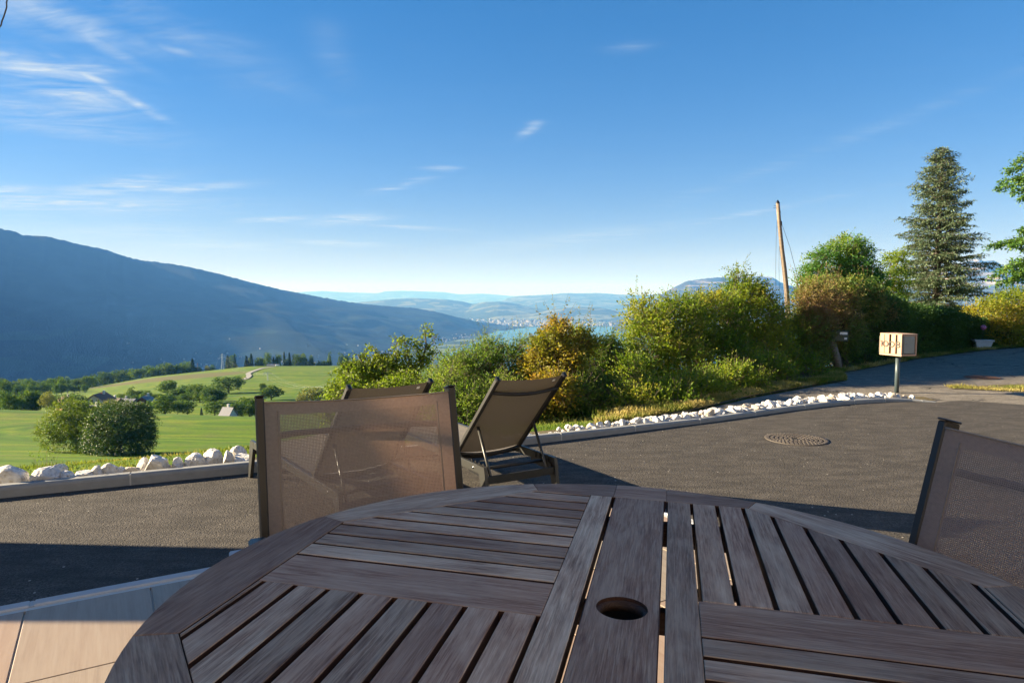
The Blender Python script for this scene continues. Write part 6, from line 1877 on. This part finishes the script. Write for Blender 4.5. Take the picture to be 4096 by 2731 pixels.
# the town on the far shore and the hamlets under the mountain: more roofs than one can count
M['hamlet'] = mat_simple('hamlet_walls', (.20, .20, .20), .85, .3, .01)
M['town'] = mat_simple('town_walls', (.38, .365, .35), .85, .25, .01)
mb = MB(); g = random.Random(4)
for i in range(1500):
    sx = g.gauss(2130, 130) if i < 1000 else g.uniform(1850, 2700)
    Y = 9950 + abs(g.gauss(0, 1500)) if i < 1000 else g.uniform(9950, 15000)
    x = (sx - 2048) / FPX * Y
    tall = g.random() < .22
    w = g.uniform(10, 32) if not tall else g.uniform(14, 40); h = g.uniform(6, 12) if not tall else g.uniform(18, 42)
    if g.random() < .05: w *= 3
    mb.box((x, Y, -441 + h / 2), (w, g.uniform(10, 20), h), Matrix.Rotation(g.uniform(-.5, .5), 3, 'Z'))
tag(mb.build('town', M['town']), 'pale town of countless tiny blocks spread along the far lake shore', 'town', kind='stuff')
mnt = [o for o in sc.objects if o.name == 'mountain'][0]
def face_z(sx, t):
    nu, nv = 420, 60
    i = int(round((sx - SEM[0][0]) / (SEM[-1][0] - SEM[0][0]) * (nu - 1))); return mnt.data.vertices[i * (nv + 3) + int(t * nv)].co
mb = MB()
for i in range(220):
    sx = g.choice([g.gauss(900, 130), g.gauss(620, 70), g.uniform(420, 1700), g.gauss(1500, 120)]); sx = min(max(sx, 300), 1800)
    t = abs(g.gauss(0, .085)) 
    p = face_z(sx, min(.4, t)); w = g.uniform(7, 13); 
    mb.box((p.x + g.uniform(-25, 25), p.y, p.z + 4.0), (w, w * .8, g.uniform(7, 12)), Matrix.Rotation(g.uniform(-.7, .7), 3, 'Z'))
tag(mb.build('hamlets', M['hamlet']), 'scattered tiny pale houses at the foot of the shaded mountain', 'houses', kind='stuff')

# ---------------------------------------------------------------- outside the frame: own house, and an added caster shaped for the terrace shadows
tanE = math.tan(SUN_EL)
SH = Vector((-SUN_H.x, -SUN_H.y, 0)).normalized(); PH = Vector((-SH.y, SH.x, 0))
if PH.y < 0: PH = -PH
S0 = -7.0
def caster(poly, th, name, mat, parent, base):  # invented panel, outlined along the sun direction to cast a chosen shadow
    vs = []
    for off in (0, th):
        for (p_, q_) in poly:
            P = SH * (S0 - off) + PH * p_
            vs.append((P.x - base[0], P.y - base[1], q_ - (S0 - off) * tanE))
    n = len(poly)
    fs = [list(range(n)), [n + i for i in range(n)][::-1]] + [[i, n + i, n + (i + 1) % n, (i + 1) % n] for i in range(n)]
    mb = MB(); mb.add(vs, fs); return mb.build(name, M[mat], parent)
B0 = SH * S0
nb_ = empty('shadow_caster', (B0.x, B0.y, 0)); tag(nb_, 'timber shelter added outside the frame, shaped to shade the table and terrace', 'sunblocker')
q0 = (B0.x, B0.y)
caster([(-1.2, .05), (1.885, .05), (1.895, .99), (-1.2, .99)], .2, 'caster_panel', 'timber', nb_, q0)
caster([(-1.2, .991), (1.91, .991), (1.935, 1.09), (-1.2, 1.09)], .2, 'caster_panel', 'timber', nb_, q0)
caster([(-1.2, 1.091), (2.6, 1.091), (3.0, 2.9), (-1.2, 2.9)], .8, 'roof', 'roof_brown', nb_, q0)  # added slab, outlined only for the shadow it throws
caster([(1.896, .95), (2.5, .95), (2.5, .99), (1.896, .99)], .06, 'caster_strip', 'timber', nb_, q0)
caster([(1.62, -2.27), (2.42, -.05), (3.97, -.05), (3.56, -2.27)], .15, 'caster_low_panel', 'timber', nb_, q0)
mb = MB(); mb.box(tuple(PH * -1.0 + Vector((0, 0, 1.16))), (.16, .16, 2.32)); mb.build('post', M['timber'], nb_)  # prop under the added caster
M['house_wall'] = mat_simple('cream_plaster', (.40, .37, .33), .9, .06, 2)
# own house behind the camera
hp = TC + TM * 6.1
oh = empty('house', (hp.x, hp.y, 0), math.atan2(TE.y, TE.x)); tag(oh, 'pale plastered house behind the terrace with a projecting timber roof', 'house')
mb = MB(); mb.box((-3, -.25, 3.0), (18, .5, 6.0)); mb.build('wall', M['house_wall'], oh)
mb = MB(); mb.box((-3, .5, 3.1), (18, 1.0, .16)); mb.build('roof', M['timber'], oh)

# ---------------------------------------------------------------- air
haze = MB(); haze.box((0, 21000, 170), (80000, 56000, 1250))
m = bpy.data.materials.new('haze_air'); m.use_nodes = True; nt = m.node_tree; nt.nodes.clear()
out = nt.nodes.new('ShaderNodeOutputMaterial'); v = nt.nodes.new('ShaderNodeVolumePrincipled')
v.inputs['Color'].default_value = HAZE_COLOR = (.11, .34, .90, 1)
v.inputs['Density'].default_value = 6.6e-5
v.inputs['Anisotropy'].default_value = 0.0
v.inputs['Absorption Color'].default_value = (.93, .86, 0, 1)
nt.links.new(v.outputs[0], out.inputs['Volume'])
tag(haze.build('haze', m), kind='stuff')
